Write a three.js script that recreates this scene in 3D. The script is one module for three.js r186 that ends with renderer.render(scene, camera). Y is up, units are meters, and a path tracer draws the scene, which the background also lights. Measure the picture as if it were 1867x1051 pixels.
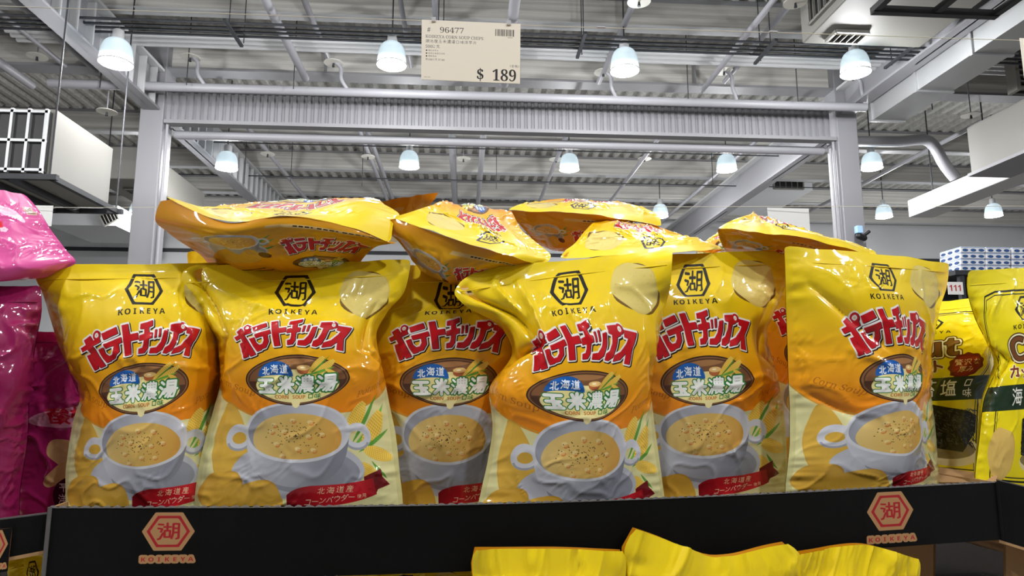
import * as THREE from 'three';
import { mergeGeometries } from 'three/addons/utils/BufferGeometryUtils.js';
import { RoundedBoxGeometry } from 'three/addons/geometries/RoundedBoxGeometry.js';
import { createNoise2D, createNoise3D } from 'simplex-noise';

// ---------- camera, exposure ----------
const W = 1867, H = 1051, F = 1245;                       // frame and focal length in its pixels
const scene = new THREE.Scene();
scene.background = new THREE.Color(0x000000);
const camera = new THREE.PerspectiveCamera(2 * Math.atan(H / 2 / F) * 180 / Math.PI, W / H, 0.05, 200);
camera.position.set(0, 1.45, 0);
camera.rotation.order = 'YXZ';
camera.rotation.y = -4.0 * Math.PI / 180;
camera.rotation.x = 8.6 * Math.PI / 180;
camera.updateMatrixWorld();
const renderer = new THREE.WebGLRenderer({ antialias: true });
renderer.toneMapping = THREE.LinearToneMapping;
renderer.toneMappingExposure = 1.0;
renderer.shadowMap.enabled = true;
const LAMP_CANDELA = 37, LAMP_GLOW = 1.2, LAMP_LENS = 10;

// ---------- helpers ----------
let seed = 7;
const rnd = () => { seed = (seed * 1664525 + 1013904223) >>> 0; return seed / 4294967296; };
const rr = (a, b) => a + (b - a) * rnd();
const noise2 = createNoise2D(rnd), noise3 = createNoise3D(rnd);
const V = (x, y, z) => new THREE.Vector3(x, y, z);
const taken = {};
function numbered(n) { const k = taken[n] = (taken[n] ?? -1) + 1; return k ? n + '_' + String(k).padStart(3, '0') : n; }
function ray(px, py) { return V((px - W / 2) / F, -(py - H / 2) / F, -1).applyQuaternion(camera.quaternion); }
const at = (px, py, d) => ray(px, py).multiplyScalar(d).add(camera.position);
function onY(px, py, h) { const r = ray(px, py); return r.multiplyScalar((h - camera.position.y) / r.y).add(camera.position); }
function onZ(px, py, z) { const r = ray(px, py); return r.multiplyScalar((z - camera.position.z) / r.z).add(camera.position); }
function info(o, label, category, group, kind) {
  if (label) o.userData.label = label;
  if (category) o.userData.category = category;
  if (group) o.userData.group = group;
  if (kind) o.userData.kind = kind;
  return o;
}
function thing(name, label, category, pos = V(0, 0, 0), group) {
  const g = new THREE.Group(); g.name = numbered(name); g.position.copy(pos); scene.add(g);
  return info(g, label, category, group);
}
function part(parent, name, geometry, material) {
  const m = new THREE.Mesh(geometry, material); m.name = name; m.castShadow = m.receiveShadow = true; parent.add(m); return m;
}
function solo(name, label, category, geometry, material, pos, group) {
  const m = new THREE.Mesh(geometry, material); m.name = numbered(name); m.castShadow = m.receiveShadow = true; if (pos) m.position.copy(pos); scene.add(m);
  return info(m, label, category, group);
}
function struct(name, geometry, material, pos) {
  const m = new THREE.Mesh(geometry, material); m.name = name; m.castShadow = m.receiveShadow = true; if (pos) m.position.copy(pos); scene.add(m);
  m.userData.kind = 'structure'; return m;
}
const box = (w, h, d, x = 0, y = 0, z = 0) => new THREE.BoxGeometry(w, h, d).translate(x, y, z);
const merge = (list) => mergeGeometries(list.map((g) => (g.index ? g.toNonIndexed() : g)));
function tube(points, r, seg = 0, radial = 8, straight = false) {
  const c = straight ? new THREE.CurvePath() : new THREE.CatmullRomCurve3(points, false, 'centripetal');
  if (straight) for (let i = 0; i + 1 < points.length; i++) c.add(new THREE.LineCurve3(points[i], points[i + 1]));
  return new THREE.TubeGeometry(c, seg || Math.max(2, points.length * 6), r, radial, false);
}
function rod(a, b, r, radial = 8) {
  const d = b.clone().sub(a), g = new THREE.CylinderGeometry(r, r, d.length(), radial);
  g.applyQuaternion(new THREE.Quaternion().setFromUnitVectors(V(0, 1, 0), d.normalize()));
  return g.translate((a.x + b.x) / 2, (a.y + b.y) / 2, (a.z + b.z) / 2);
}
function slab(a, b, c, d, t) {                              // a thick quad: a, b, c, d counter-clockwise seen from its front
  const n = b.clone().sub(a).cross(d.clone().sub(a)).normalize().multiplyScalar(-t), f = [a, b, c, d], k = f.map((p) => p.clone().add(n)), P = [], UV = [];
  const quad = (p, q, r, s) => { for (const [v, u] of [[p, [0, 0]], [q, [1, 0]], [r, [1, 1]], [p, [0, 0]], [r, [1, 1]], [s, [0, 1]]]) { P.push(v.x, v.y, v.z); UV.push(...u); } };
  quad(f[0], f[1], f[2], f[3]); quad(k[1], k[0], k[3], k[2]);
  for (let i = 0; i < 4; i++) { const j = (i + 1) % 4; quad(k[i], k[j], f[j], f[i]); }
  const g = new THREE.BufferGeometry();
  g.setAttribute('position', new THREE.Float32BufferAttribute(P, 3)); g.setAttribute('uv', new THREE.Float32BufferAttribute(UV, 2)); g.computeVertexNormals();
  return g;
}
function canvasTexture(w, h, draw) {
  const c = document.createElement('canvas'); c.width = w; c.height = h;
  draw(c.getContext('2d'), w, h);
  const t = new THREE.CanvasTexture(c); t.colorSpace = THREE.SRGBColorSpace; t.magFilter = THREE.LinearFilter; return t;
}
function grainTexture(n, base, spread, scale, blotch = 0.5) {
  const data = new Uint8Array(n * n * 4), col = new THREE.Color(base);
  const [r, g, b] = [col.r, col.g, col.b].map((x) => Math.pow(x, 1 / 2.2) * 255);
  for (let y = 0; y < n; y++) for (let x = 0; x < n; x++) {
    const a = noise2(x / n * scale, y / n * scale) * blotch + noise2(x / n * scale * 4 + 9, y / n * scale * 4) * 0.3 + (rnd() - 0.5) * 0.5, i = (y * n + x) * 4;
    data[i] = Math.min(255, Math.max(0, r + a * spread)); data[i + 1] = Math.min(255, Math.max(0, g + a * spread)); data[i + 2] = Math.min(255, Math.max(0, b + a * spread)); data[i + 3] = 255;
  }
  const t = new THREE.DataTexture(data, n, n); t.colorSpace = THREE.SRGBColorSpace; t.wrapS = t.wrapT = THREE.RepeatWrapping; t.magFilter = THREE.LinearFilter; t.needsUpdate = true; return t;
}
const std = (color, roughness = 0.6, metalness = 0, extra = {}) => new THREE.MeshStandardMaterial({ color, roughness, metalness, side: THREE.DoubleSide, ...extra });
const ORD = ['leftmost', 'second from left', 'third from left', 'fourth from left', 'fifth from left', 'sixth from left', 'seventh from left', 'eighth from left', 'ninth from left', 'tenth from left'];

const M = {
  deck: std(0xffffff, 0.75, 0, { map: grainTexture(256, '#b7b6b1', 26, 6) }),
  steel: std(0x848487, 0.55), web: std(0xffffff, 0.7, 0, { map: grainTexture(256, '#b9b7b1', 30, 5) }),
  column: std(0x858589, 0.5), pipe: std(0x8f8f94, 0.45), white: std(0xb2b3b4, 0.5), dark: std(0x2b2d31, 0.6), cable: std(0x34363b, 0.6),
  black: std(0x0d0d0f, 0.5), duct: std(0x7b7a74, 0.6), galv: std(0xaaacad, 0.42, 0.55), disc: std(0xbdbbb2, 0.5), wall: std(0xc9cbcd, 0.8), floor: std(0x6f6c68, 0.5),
  kraft: std(0xb08a5e, 0.85), tray: new THREE.MeshPhysicalMaterial({ color: 0x060606, roughness: 0.7, specularIntensity: 0.35, side: THREE.DoubleSide }), trayEdge: std(0x5d5b59, 0.9), paper: std(0xf5f0e0, 0.7),
  wire: std(0xd8d2bd, 0.5), lens: std(0xffffff, 0.4, 0, { emissive: 0xf4fbff, emissiveIntensity: LAMP_LENS }),
  dome: new THREE.MeshPhysicalMaterial({ color: 0xb6c0c4, roughness: 0.25, transmission: 0.4, thickness: 0, side: THREE.DoubleSide, emissive: 0xe6eff2, emissiveIntensity: LAMP_GLOW * 0.25 }),
};

// ---------- hall shell ----------
const DECK = 8.1, BACK = -24.5;
struct('floor', box(46, 0.2, 46, 0, -0.1, -2.5), M.floor);
struct('wall_back', box(46, 8.6, 0.3, 0, 4.3, BACK - 0.15), M.wall);
struct('wall_front', box(46, 8.6, 0.3, 0, 4.3, 20.15), M.wall);
struct('wall_left', box(0.3, 8.6, 46, -22.15, 4.3, -2.5), M.wall);
struct('wall_right', box(0.3, 8.6, 46, 22.15, 4.3, -2.5), M.wall);
{ // corrugated roof deck with ribs running away from the viewer
  const s = new THREE.Shape(), T = 0.3, n = 148, x0 = -22.2;
  s.moveTo(x0, 0.3);
  for (let i = 0; i < n; i++) { const x = x0 + i * T; s.lineTo(x, 0.09); s.lineTo(x + 0.04, 0); s.lineTo(x + 0.15, 0); s.lineTo(x + 0.19, 0.09); }
  s.lineTo(x0 + n * T, 0.09); s.lineTo(x0 + n * T, 0.3); s.closePath();
  struct('ceiling', new THREE.ExtrudeGeometry(s, { depth: 45.2, bevelEnabled: false }), M.deck, V(0, DECK, BACK - 0.3));
}
struct('trim_1', box(44, 0.12, 0.1, 0, at(100, 470, 25.5).y, BACK + 0.05), M.dark);

// ---------- roof steel ----------
const iBeam = (len, h, w, t) => merge([box(len, t, w, 0, t / 2, 0), box(len, t, w, 0, h - t / 2, 0), box(len, h - 2 * t, t, 0, h / 2, 0)]);
[['nearest', 8.3], ['second nearest', 10.7], ['third', 16.2], ['fourth', 18.7], ['fifth', 21.2], ['farthest', 23.5]].forEach(([w, z]) => {
  const g = thing('roof_purlin', `white steel roof purlin crossing under the deck, ${w} of the row`, 'beam', V(0, DECK - 0.54, -z), 'roof purlins');
  part(g, 'bottom_flange', box(44, 0.03, 0.22, 0, 0.015, 0), M.white); part(g, 'web', box(44, 0.5, 0.02, 0, 0.27, 0), M.web); part(g, 'top_flange', box(44, 0.03, 0.22, 0, 0.525, 0), M.steel);
});
const COLZ = -12.6;
const XL = onZ(276, 330, COLZ).x, XR = onZ(1541, 330, COLZ).x;
{
  const yb = onZ(900, 152, COLZ).y, g = thing('roof_girder', 'deep grey steel girder running between the two columns', 'beam', V(0, yb, COLZ));
  part(g, 'web', box(44, DECK - yb - 0.06, 0.03, 0, (DECK - yb) / 2, 0), M.web); part(g, 'bottom_flange', box(44, 0.05, 0.34, 0, 0.025, 0), M.steel); part(g, 'top_flange', box(44, 0.04, 0.3, 0, DECK - yb - 0.03, 0), M.steel);
  for (let i = -5; i <= 5; i++) part(g, 'stiffener', box(0.03, DECK - yb - 0.1, 0.16, i * 3.6 + 0.9, (DECK - yb) / 2, 0.09), M.steel);
}
for (const [name, x, label] of [['a', XL, 'tall white steel column at left of the hall'], ['b', XR, 'tall white steel column at right of the hall']]) {
  const g = thing('steel_column', label, 'column', V(x, 0, COLZ));
  part(g, 'shaft', new RoundedBoxGeometry(0.42, DECK - 0.02, 0.42, 2, 0.02).translate(0, DECK / 2 - 0.01, 0), M.column);
  part(g, 'base_plate', box(0.6, 0.03, 0.6, 0, 0.015, 0), M.steel);
  part(g, 'conduit', rod(V(name === 'a' ? 0.25 : -0.25, 1.2, 0.1), V(name === 'a' ? 0.25 : -0.25, 6.4, 0.1), 0.03), M.pipe);
  if (name === 'b') part(g, 'conduit', rod(V(-0.33, 1.2, 0.12), V(-0.33, 6.2, 0.12), 0.025), M.pipe);
}
{ // fluted smoke curtain between the columns
  const y0 = onZ(900, 238, COLZ + 0.1).y, y1 = onZ(900, 183, COLZ + 0.1).y, s = new THREE.Shape(), T = 0.135, len = XR - XL - 0.44, n = Math.floor(len / T);
  const pts = []; for (let i = 0; i < n; i++) { const x = i * T; pts.push([x, 0], [x + 0.06, 0], [x + 0.075, 0.035], [x + 0.12, 0.035]); }
  s.moveTo(...pts[0]); pts.slice(1).forEach((p) => s.lineTo(...p)); pts.reverse().forEach((p) => s.lineTo(p[0], p[1] - 0.006));
  const g = thing('smoke_curtain', 'fluted grey metal smoke curtain hanging between the columns', 'panel', V(XL + 0.22, y0, COLZ + 0.1));
  part(g, 'fluted_sheet', new THREE.ExtrudeGeometry(s, { depth: y1 - y0, bevelEnabled: false }).rotateX(-Math.PI / 2), M.column);
  part(g, 'bottom_rail', box(len, 0.07, 0.2, len / 2, -0.02, 0), M.steel); part(g, 'top_rail', box(len, 0.06, 0.2, len / 2, y1 - y0, 0), M.steel);
  const p = solo('drain_pipe', 'thick white pipe running just under the fluted curtain', 'pipe', rod(V(XL + 0.25, 0, 0), V(XR - 0.25, 0, 0), 0.085, 14), M.pipe, V(0, y0 - 0.1, COLZ - 0.3));
}
// stiffened girders running away from the viewer
function longGirder(label, x, z0, z1, yb, h) {
  const len = z0 - z1, g = thing('long_girder', label, 'beam', V(x, yb, (z0 + z1) / 2));
  part(g, 'web', box(0.03, h, len, 0, h / 2, 0), M.column); part(g, 'bottom_flange', box(0.3, 0.04, len, 0, 0.02, 0), M.column); part(g, 'top_flange', box(0.36, 0.05, len, 0, h, 0), M.white);
  for (let z = -len / 2 + 0.2; z < len / 2; z += 0.42) { part(g, 'stiffener', box(0.13, h - 0.06, 0.03, 0.075, h / 2, z), M.white); }
}
{
  const yb = onZ(288, 209, COLZ).y;
  longGirder('white girder with vertical stiffeners in front of the left column', XL, -6, COLZ + 0.22, yb, DECK - yb - 0.75);
  longGirder('white girder with vertical stiffeners behind the left column', XL, COLZ - 0.22, BACK + 0.02, yb, DECK - yb - 0.75);
  longGirder('white girder running back behind the right column', XR, COLZ - 0.22, BACK + 0.02, yb, DECK - yb - 0.75);
  longGirder('white girder running forward from the right column', XR, -4, COLZ + 0.22, yb + 0.3, DECK - yb - 1.0);
}

// ---------- lamps ----------
const lampRows = [
  ['nearest lamp row', [[211, 115, 6.18], [714, 118], [1139, 129], [1560, 133]]],
  ['middle lamp row', [[413, 307, 6.18], [746, 304], [1038, 309], [1325, 310], [1590, 307]]],
  ['far lamp row', [[251, 391], [1204, 395], [1612, 396], [1812, 394]]],
];
const LAMPY = 6.5;
const domePts = []; for (let i = 0; i <= 14; i++) { const a = i / 14; domePts.push(new THREE.Vector2(0.07 + 0.155 * Math.pow(Math.sin(a * Math.PI / 2), 0.8), 0.36 * Math.pow(Math.cos(a * Math.PI / 2), 0.85))); }
const domeG = new THREE.LatheGeometry(domePts, 32), rimG = new THREE.TorusGeometry(0.225, 0.012, 8, 36).rotateX(Math.PI / 2), lensG = new THREE.CylinderGeometry(0.17, 0.19, 0.03, 32).translate(0, 0.07, 0);
const housingG = new THREE.LatheGeometry([[0, 0.52], [0.05, 0.52], [0.075, 0.5], [0.08, 0.37], [0.07, 0.355], [0, 0.355]].map((p) => new THREE.Vector2(...p)), 20);
function lamp(x, z, label, group, y = LAMPY, top = DECK) {
  const g = thing('high_bay_lamp', label, 'lamp', V(x, y, z), group);
  part(g, 'dome', domeG, M.dome); part(g, 'rim', rimG, M.white); part(g, 'lens', lensG, M.lens); part(g, 'housing', housingG, M.white);
  part(g, 'hanger', rod(V(0, 0.52, 0), V(0, top - y + (top === DECK ? 0.1 : 0.01), 0), 0.012), M.dark);
  const l = new THREE.PointLight(0xfdfcfd, LAMP_CANDELA); l.position.set(0, -0.04, 0); l.castShadow = true; l.shadow.radius = 8; l.name = 'lamp_light'; g.add(l);
  return g;
}
for (const [row, list] of lampRows) list.forEach(([px, py, y = LAMPY], i) => { const p = onY(px, py, y); lamp(p.x, p.z, `glowing glass dome lamp in the ${row}, ${ORD[i]}`, 'high bay lamps', y, y < LAMPY && px < 300 ? 6.74 : DECK); });
for (const z of [1.3, -4.2]) for (const x of [-9.2, -5.4, -1.6, 2.2, 6, 9.8]) if (!(z < -4 && x > 5)) lamp(x, z, 'glass dome lamp hanging above and behind the viewer', 'lamps out of view');

// ---------- pipes, cables, conduits ----------
function crossPipe(name, label, px, py, h, r, x0, x1, mat, category = 'pipe', group) { const p = onY(px, py, h); return solo(name, label, category, rod(V(x0, 0, 0), V(x1, 0, 0), r, 12), mat, V(0, h, p.z), group); }
function longPipe(name, label, px, py, h, r, z0, z1, mat, category = 'pipe', group) { const p = onY(px, py, h); return solo(name, label, category, rod(V(0, 0, z0), V(0, 0, z1), r, 10), mat, V(p.x, h, 0), group); }
const mainP = onZ(900, 176, COLZ + 0.75);
{
  const a = onZ(90, 153, COLZ + 0.75), b = onZ(1578, 189, COLZ + 0.75);
  solo('sprinkler_main', 'long white sprinkler main pipe in front of the fluted curtain', 'pipe', rod(V(a.x, 0, 0), V(b.x, 0, 0), 0.08, 16), M.pipe, V(0, mainP.y, mainP.z));
}
// bright white trunking under the nearest lamps
for (const [k, [y, w]] of [[72, 'upper'], [80, 'middle'], [88, 'lower']].entries()) crossPipe('cable_trunking', `bright white straight trunking behind the nearest lamps, ${w} of three`, 640, y + 4, 7.35, 0.05, -7.6, 12, M.white, 'trunking', 'white trunking runs');
[[42, 'highest'], [51, 'second highest'], [58, 'third highest'], [66, 'lowest']].forEach(([y, w]) => crossPipe('power_cable', `dark power cable strung across the hall, ${w} of the bundle`, 420, y, 6.95, 0.02, -12, 12, M.cable, 'cable', 'dark cable bundle'));
const cz = onY(420, 55, 6.95).z;
[[130, 0], [425, 0], [800, 0], [1060, 0], [1395, 0], [1640, 0]].forEach(([px], i) => {
  const p = onZ(px, 60 + px * 0.024, cz), g = thing('cable_hanger', `dark cable bracket on hanging rods, ${ORD[i]} along the bundle`, 'bracket', V(p.x, 6.9, cz), 'cable brackets');
  part(g, 'bracket', box(0.05, 0.04, 0.8), M.dark); part(g, 'rod', rod(V(0, 0, 0.2), V(0, DECK - 6.9, 0.2), 0.008), M.dark); part(g, 'rod', rod(V(0.06, 0, -0.3), V(0.06, DECK - 6.9, -0.3), 0.008), M.dark);
});
crossPipe('lamp_conduit', 'thin dark conduit strung along the middle lamp row', 900, 272, 7.05, 0.014, XL, XR, M.dark, 'conduit');
crossPipe('lamp_conduit', 'thin dark conduit high above the far lamp row', 900, 330, 7.1, 0.014, -12, 16, M.dark, 'conduit');
[[140, 214, 6.9, 0.075], [125, 125, 7.3, 0.04], [520, 70, 7.2, 0.07], [575, 50, 7.5, 0.05], [735, 30, 7.5, 0.04], [795, 40, 7.3, 0.045], [935, 30, 7.2, 0.085], [1140, 40, 7.3, 0.05], [1300, 140, 7.2, 0.05], [1430, 20, 7.4, 0.05], [100, 65, 7.2, 0.04]].forEach(([px, py, h, r], i) =>
  longPipe('branch_pipe', `white pipe running away overhead in the near bay, ${['second from left', 'third from left', 'fourth from left', 'fifth from left', 'sixth from left', 'just left of the sign', 'passing behind the sign', 'just right of the sign', 'third from right', 'second from right', 'leftmost'][i] ?? 'near the right column'}`, px, py, h, r, -5, COLZ + 0.4, M.pipe, 'pipe', 'near branch pipes'));
[[470, 255, 7.2, 0.05], [670, 275, 7.2, 0.05], [685, 280, 7.35, 0.06], [825, 270, 7.3, 0.09], [880, 262, 7.2, 0.07], [1015, 290, 7.15, 0.05], [1180, 280, 7.2, 0.05], [1340, 290, 7.2, 0.05], [1660, 290, 7.2, 0.05]].forEach(([px, py, h, r], i) =>
  longPipe('branch_pipe', `white pipe running away overhead behind the curtain, ${ORD[i]}`, px, py, h, r, COLZ - 0.4, BACK + 0.05, M.pipe, 'pipe', 'far branch pipes'));
// sprinkler heads with round heat plates
[[347, 105, 1], [608, 115, 1], [1100, 132, 1], [1320, 130, 1], [1555, 140, 1], [68, 103, 0], [195, 204, 0], [488, 281, 0], [845, 290, 0], [671, 286, 0], [1014, 291, 0], [1175, 290, 0], [1770, 210, 0], [1165, 3, 0], [1450, 5, 0]].forEach(([px, py, arm], i) => {
  const z = arm ? mainP.z + 0.1 : py > 250 ? -16.2 : -12, p = onZ(px, py, py < 20 ? -9 : z);
  const g = thing('fire_sprinkler', `sprinkler with round pale heat plate ${['on bent pipe above the left column side', 'on bent pipe left of the price sign', 'on bent pipe right of the price sign', 'on bent pipe toward the right lamps', 'on bent pipe above the right column', 'by the left girder top', 'beside the left cooling unit', 'just right of the left far lamp', 'under the middle bay pipe', 'left of the second middle lamp', 'left of the third middle lamp', 'between the third and fourth middle lamps', 'beside the right cooling unit', 'at the top edge above the sign', 'at the top edge by the grilles'][i]}`, 'sprinkler', p, 'sprinkler heads');
  part(g, 'heat_plate', new THREE.CylinderGeometry(0.17, 0.17, 0.012, 24), M.disc); part(g, 'sprinkler_tip', new THREE.CylinderGeometry(0.015, 0.025, 0.07, 8).translate(0, -0.04, 0), M.dark);
  if (arm) part(g, 'bent_pipe', tube([V(0.02, 0.03, 0), V(0.13, -0.08, 0), V(0.15, -0.3, 0), V(0.28, mainP.y - p.y, -0.1)], 0.035, 20), M.pipe);
  else part(g, 'riser', rod(V(0, 0, 0), V(0, DECK + 0.08 - p.y, 0), 0.012), M.pipe);
});
// thin suspension rods
[[80, 115, 40], [182, 125, 160], [340, 100, 155], [535, 120, 162], [660, 260, 340], [1255, 110, 180], [1455, 110, 185], [1700, 60, 200], [530, 250, 330], [445, 270, 335], [1300, 250, 340], [905, 270, 345]].forEach(([px, y0, y1], i) => {
  const z = y1 > 250 ? -17 : -11.6, b = onZ(px, y1, z); if (b.y > DECK - 0.1) return;
  solo('hanger_rod', `thin dark steel rod hanging from the roof ${['above the left cooling unit', 'by the left girder', 'beside the left column top', 'left of the second lamp', 'between first and second middle lamps', 'right of the price sign', 'left of the rightmost near lamp', 'by the right cooling unit', 'right of the left column', 'beside the left middle lamp', 'left of the fourth middle lamp', 'below the price sign'][i]}`, 'rod', rod(V(0, 0, 0), V(0, DECK + 0.08 - b.y, 0), 0.009, 6), M.dark, b, 'thin hanger rods');
});

// ---------- cooling units and ducts ----------
function louvre(parent, name, w, h, pos, rot) {
  const g = new THREE.Group(); g.name = name; g.position.copy(pos); g.rotation.set(...rot); parent.add(g);
  part(g, 'frame', merge([box(w, 0.04, 0.05, 0, h / 2, 0), box(w, 0.04, 0.05, 0, -h / 2, 0), box(0.04, h, 0.05, w / 2, 0, 0), box(0.04, h, 0.05, -w / 2, 0, 0)]), M.duct);
  part(g, 'recess', box(w, h, 0.01, 0, 0, -0.02), M.black);
  for (let i = 1; i < 5; i++) part(g, 'vane', box(0.012, h, 0.05, -w / 2 + w * i / 5, 0, 0), M.duct);
}
{ // cooling unit at left
  const z = -9.0, a = onZ(-60, 318, z), b = onZ(98, 197, z), w = b.x - a.x, h = b.y - a.y;
  const g = thing('cooling_unit', 'hung beige cooling unit with dark gridded face at left', 'air conditioner', V(a.x, a.y, z));
  part(g, 'casing', box(w, h, 1.5, w / 2, h / 2, -0.8), M.duct);
  part(g, 'dark_face', box(w - 0.06, h - 0.1, 0.03, w / 2, h / 2, -0.02), M.black);
  for (let i = 0; i <= 4; i++) part(g, 'grid_bar', box(0.035, h - 0.06, 0.05, 0.06 + (w - 0.12) * i / 4, h / 2, 0.02), M.galv);
  for (let i = 0; i <= 2; i++) part(g, 'grid_bar', box(w - 0.08, 0.035, 0.05, w / 2, 0.07 + (h - 0.14) * i / 2, 0.02), M.galv);
  part(g, 'support_frame', merge([box(w + 0.4, 0.07, 0.07, w / 2, -0.05, 0.1), box(w + 0.4, 0.07, 0.07, w / 2, -0.05, -1.6), box(0.07, 0.07, 1.7, w + 0.12, -0.05, -0.75), box(0.07, 0.07, 1.7, w * 0.55, -0.05, -0.75), box(0.07, 0.07, 1.7, 0.2, -0.05, -0.75)]), M.dark);
  for (const zz of [0.1, -1.6]) part(g, 'hanger', rod(V(w + 0.1, -0.05, zz), V(w + 0.1, DECK - a.y, zz), 0.012), M.dark);
}
{
  const z = -14, a = onZ(165, 325, z), b = onZ(262, 268, z), w = b.x - a.x, h = b.y - a.y, g = thing('air_duct', 'pale supply duct with side grille behind the left cooling unit', 'duct', V(a.x, a.y, z));
  part(g, 'casing', new RoundedBoxGeometry(w, h, 3.4, 2, 0.03).translate(w / 2, h / 2, -1.7), M.duct);
  louvre(g, 'grille', 0.5, 0.3, V(w + 0.02, h / 2, -0.5), [0, Math.PI / 2, 0]); louvre(g, 'grille', 0.5, 0.3, V(w * 0.6, -0.02, -0.8), [Math.PI / 2, 0, 0]);
  for (const x of [0.1, w - 0.1]) part(g, 'hanger', rod(V(x, h, -0.4), V(x, DECK - a.y, -0.4), 0.012), M.dark);
}
{
  const z = -20, a = onZ(85, 410, z), b = onZ(215, 375, z), w = b.x - a.x, h = b.y - a.y, g = thing('air_duct', 'small white duct with square grille near far left wall', 'duct', V(a.x, a.y, z));
  part(g, 'casing', box(w, h, 2.4, w / 2, h / 2, -1.2), M.wall); louvre(g, 'grille', 0.45, 0.35, V(w * 0.9, h * 0.4, 0.03), [0, 0, 0.5]);
  part(g, 'hanger', rod(V(w / 2, h, -1), V(w / 2, DECK - a.y, -1), 0.02), M.steel);
}
{ // supply duct with grilles, upper right
  const h = 6.75, a = onY(1462, 80, h), g = thing('air_duct', 'beige supply duct with slatted grilles above the right lamps', 'duct', V(a.x, h, a.z));
  part(g, 'casing', new RoundedBoxGeometry(1.9, 0.75, 2.4, 2, 0.03).translate(0.95, 0.375, 1.2), M.duct);
  louvre(g, 'grille', 0.75, 0.45, V(-0.03, 0.36, 0.7), [0, -Math.PI / 2, 0]); louvre(g, 'grille', 0.75, 0.45, V(-0.03, 0.36, 1.8), [0, -Math.PI / 2, 0]); louvre(g, 'grille', 0.5, 0.3, V(0.55, -0.03, 0.3), [Math.PI / 2, 0, 0]);
  for (const x of [0.15, 1.75]) part(g, 'hanger', rod(V(x, 0.75, 1), V(x, DECK - h, 1), 0.012), M.dark);
  const h2 = 6.0, c = onY(1590, 18, h2), f = onY(1830, 18, h2), g2 = thing('hanging_frame', 'black steel hanging frame at the top right edge', 'frame', V(c.x, h2, c.z)), w2 = f.x - c.x;
  part(g2, 'rail', box(w2, 0.09, 0.08, w2 / 2, 0, 0), M.black); part(g2, 'rail', box(w2, 0.09, 0.08, w2 / 2, 0, 1.0), M.black);
  for (const t of [0.02, 0.5, 0.98]) part(g2, 'cross_bar', box(0.08, 0.07, 1.0, w2 * t, 0, 0.5), M.black);
  for (const t of [0.02, 0.98]) part(g2, 'hanger', rod(V(w2 * t, 0, 0.8), V(w2 * t, DECK - h2, 0.8), 0.015), M.dark);
}
{ // galvanised duct running forward to the right
  const h = 6.55, a = onY(1585, 223, h), g = thing('galvanised_duct', 'shiny grey galvanised duct slanting up to the right', 'duct', V(a.x, h, a.z));
  part(g, 'casing', box(0.62, 0.55, 7.2, 0.31, 0.275, 3.6), M.galv);
  for (let i = 0; i < 6; i++) part(g, 'joint_flange', box(0.68, 0.61, 0.05, 0.31, 0.275, 0.1 + i * 1.3), M.galv);
  for (const zz of [0.6, 4]) part(g, 'hanger', rod(V(0.3, 0.55, zz), V(0.3, DECK - h, zz), 0.012), M.dark);
}
{ // large beige unit at right edge
  const z = -10.5, a = onZ(1905, 262, z), g = thing('cooling_unit', 'large beige cooling unit with dark louvres at right edge', 'air conditioner', V(a.x, a.y, z));
  part(g, 'casing', box(3.2, 0.95, 1.7, 1.6, 0.475, -0.85), M.duct);
  part(g, 'skirt', box(3.3, 0.06, 1.8, 1.6, 0, -0.85), M.steel);
  const l = new THREE.Group(); l.name = 'louvre'; l.position.set(-0.35, 0.98, 0); g.add(l);
  part(l, 'recess', box(1.4, 0.62, 0.05, 0.7, 0.31, -0.2), M.black); for (let i = 0; i < 6; i++) part(l, 'vane', box(1.4, 0.03, 0.16, 0.7, 0.05 + i * 0.1, -0.1).rotateX(0.1), M.duct); part(l, 'frame', box(0.07, 0.66, 0.22, 0, 0.31, -0.1), M.duct);
  for (const x of [0.2, 3]) part(g, 'hanger', rod(V(x, 1.1, -0.5), V(x, DECK - a.y, -0.5), 0.015), M.dark);
}
{ // long white duct low at right
  const h = 5.6, a = onY(1867, 316, h), b = onY(1655, 397, h), len = a.z - b.z + 0.3, g = thing('rectangular_duct', 'long white rectangular duct slanting up at right edge', 'duct', V((a.x + b.x) / 2, h, b.z));
  part(g, 'casing', new RoundedBoxGeometry(0.6, 0.42, len, 2, 0.02).translate(0.3, 0.21, len / 2), M.white);
  for (const zz of [0.5, len - 1.5]) part(g, 'hanger', rod(V(0.3, 0.42, zz), V(0.3, DECK + 0.08 - h, zz), 0.015), M.dark);
}
{
  const z = -14, p = (x, y) => onZ(x, y, z), g = solo('elbow_pipe', 'thick white bent drain pipe right of the right column', 'pipe', tube([p(1555, 258), p(1640, 258), p(1690, 256), p(1704, 268), p(1722, 300), p(1742, 325)].map((q) => q.sub(p(1690, 256))), 0.12, 50, 14), M.pipe, p(1690, 256));
}
{
  const z = -19, a = onZ(1392, 345, z), b = onZ(1476, 262, z), w = b.x - a.x, h = b.y - a.y, g = thing('air_duct', 'white duct with tilted grille left of the right column', 'duct', V(a.x, a.y, z));
  part(g, 'casing', box(w, h, 3, w / 2, h / 2, -1.5), M.wall); part(g, 'ledge', box(w + 0.3, 0.06, 0.3, w / 2, h * 0.25, 0.1), M.steel); louvre(g, 'grille', 0.5, 0.42, V(w * 0.35, h * 0.65, 0.04), [0, 0, -0.6]); louvre(g, 'grille', 0.9, 0.28, V(w * 0.5, h * 0.1, 0.04), [0, 0, 0]);
  part(g, 'hanger', rod(V(w / 2, h, -1), V(w / 2, DECK - a.y, -1), 0.02), M.steel);
}
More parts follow.
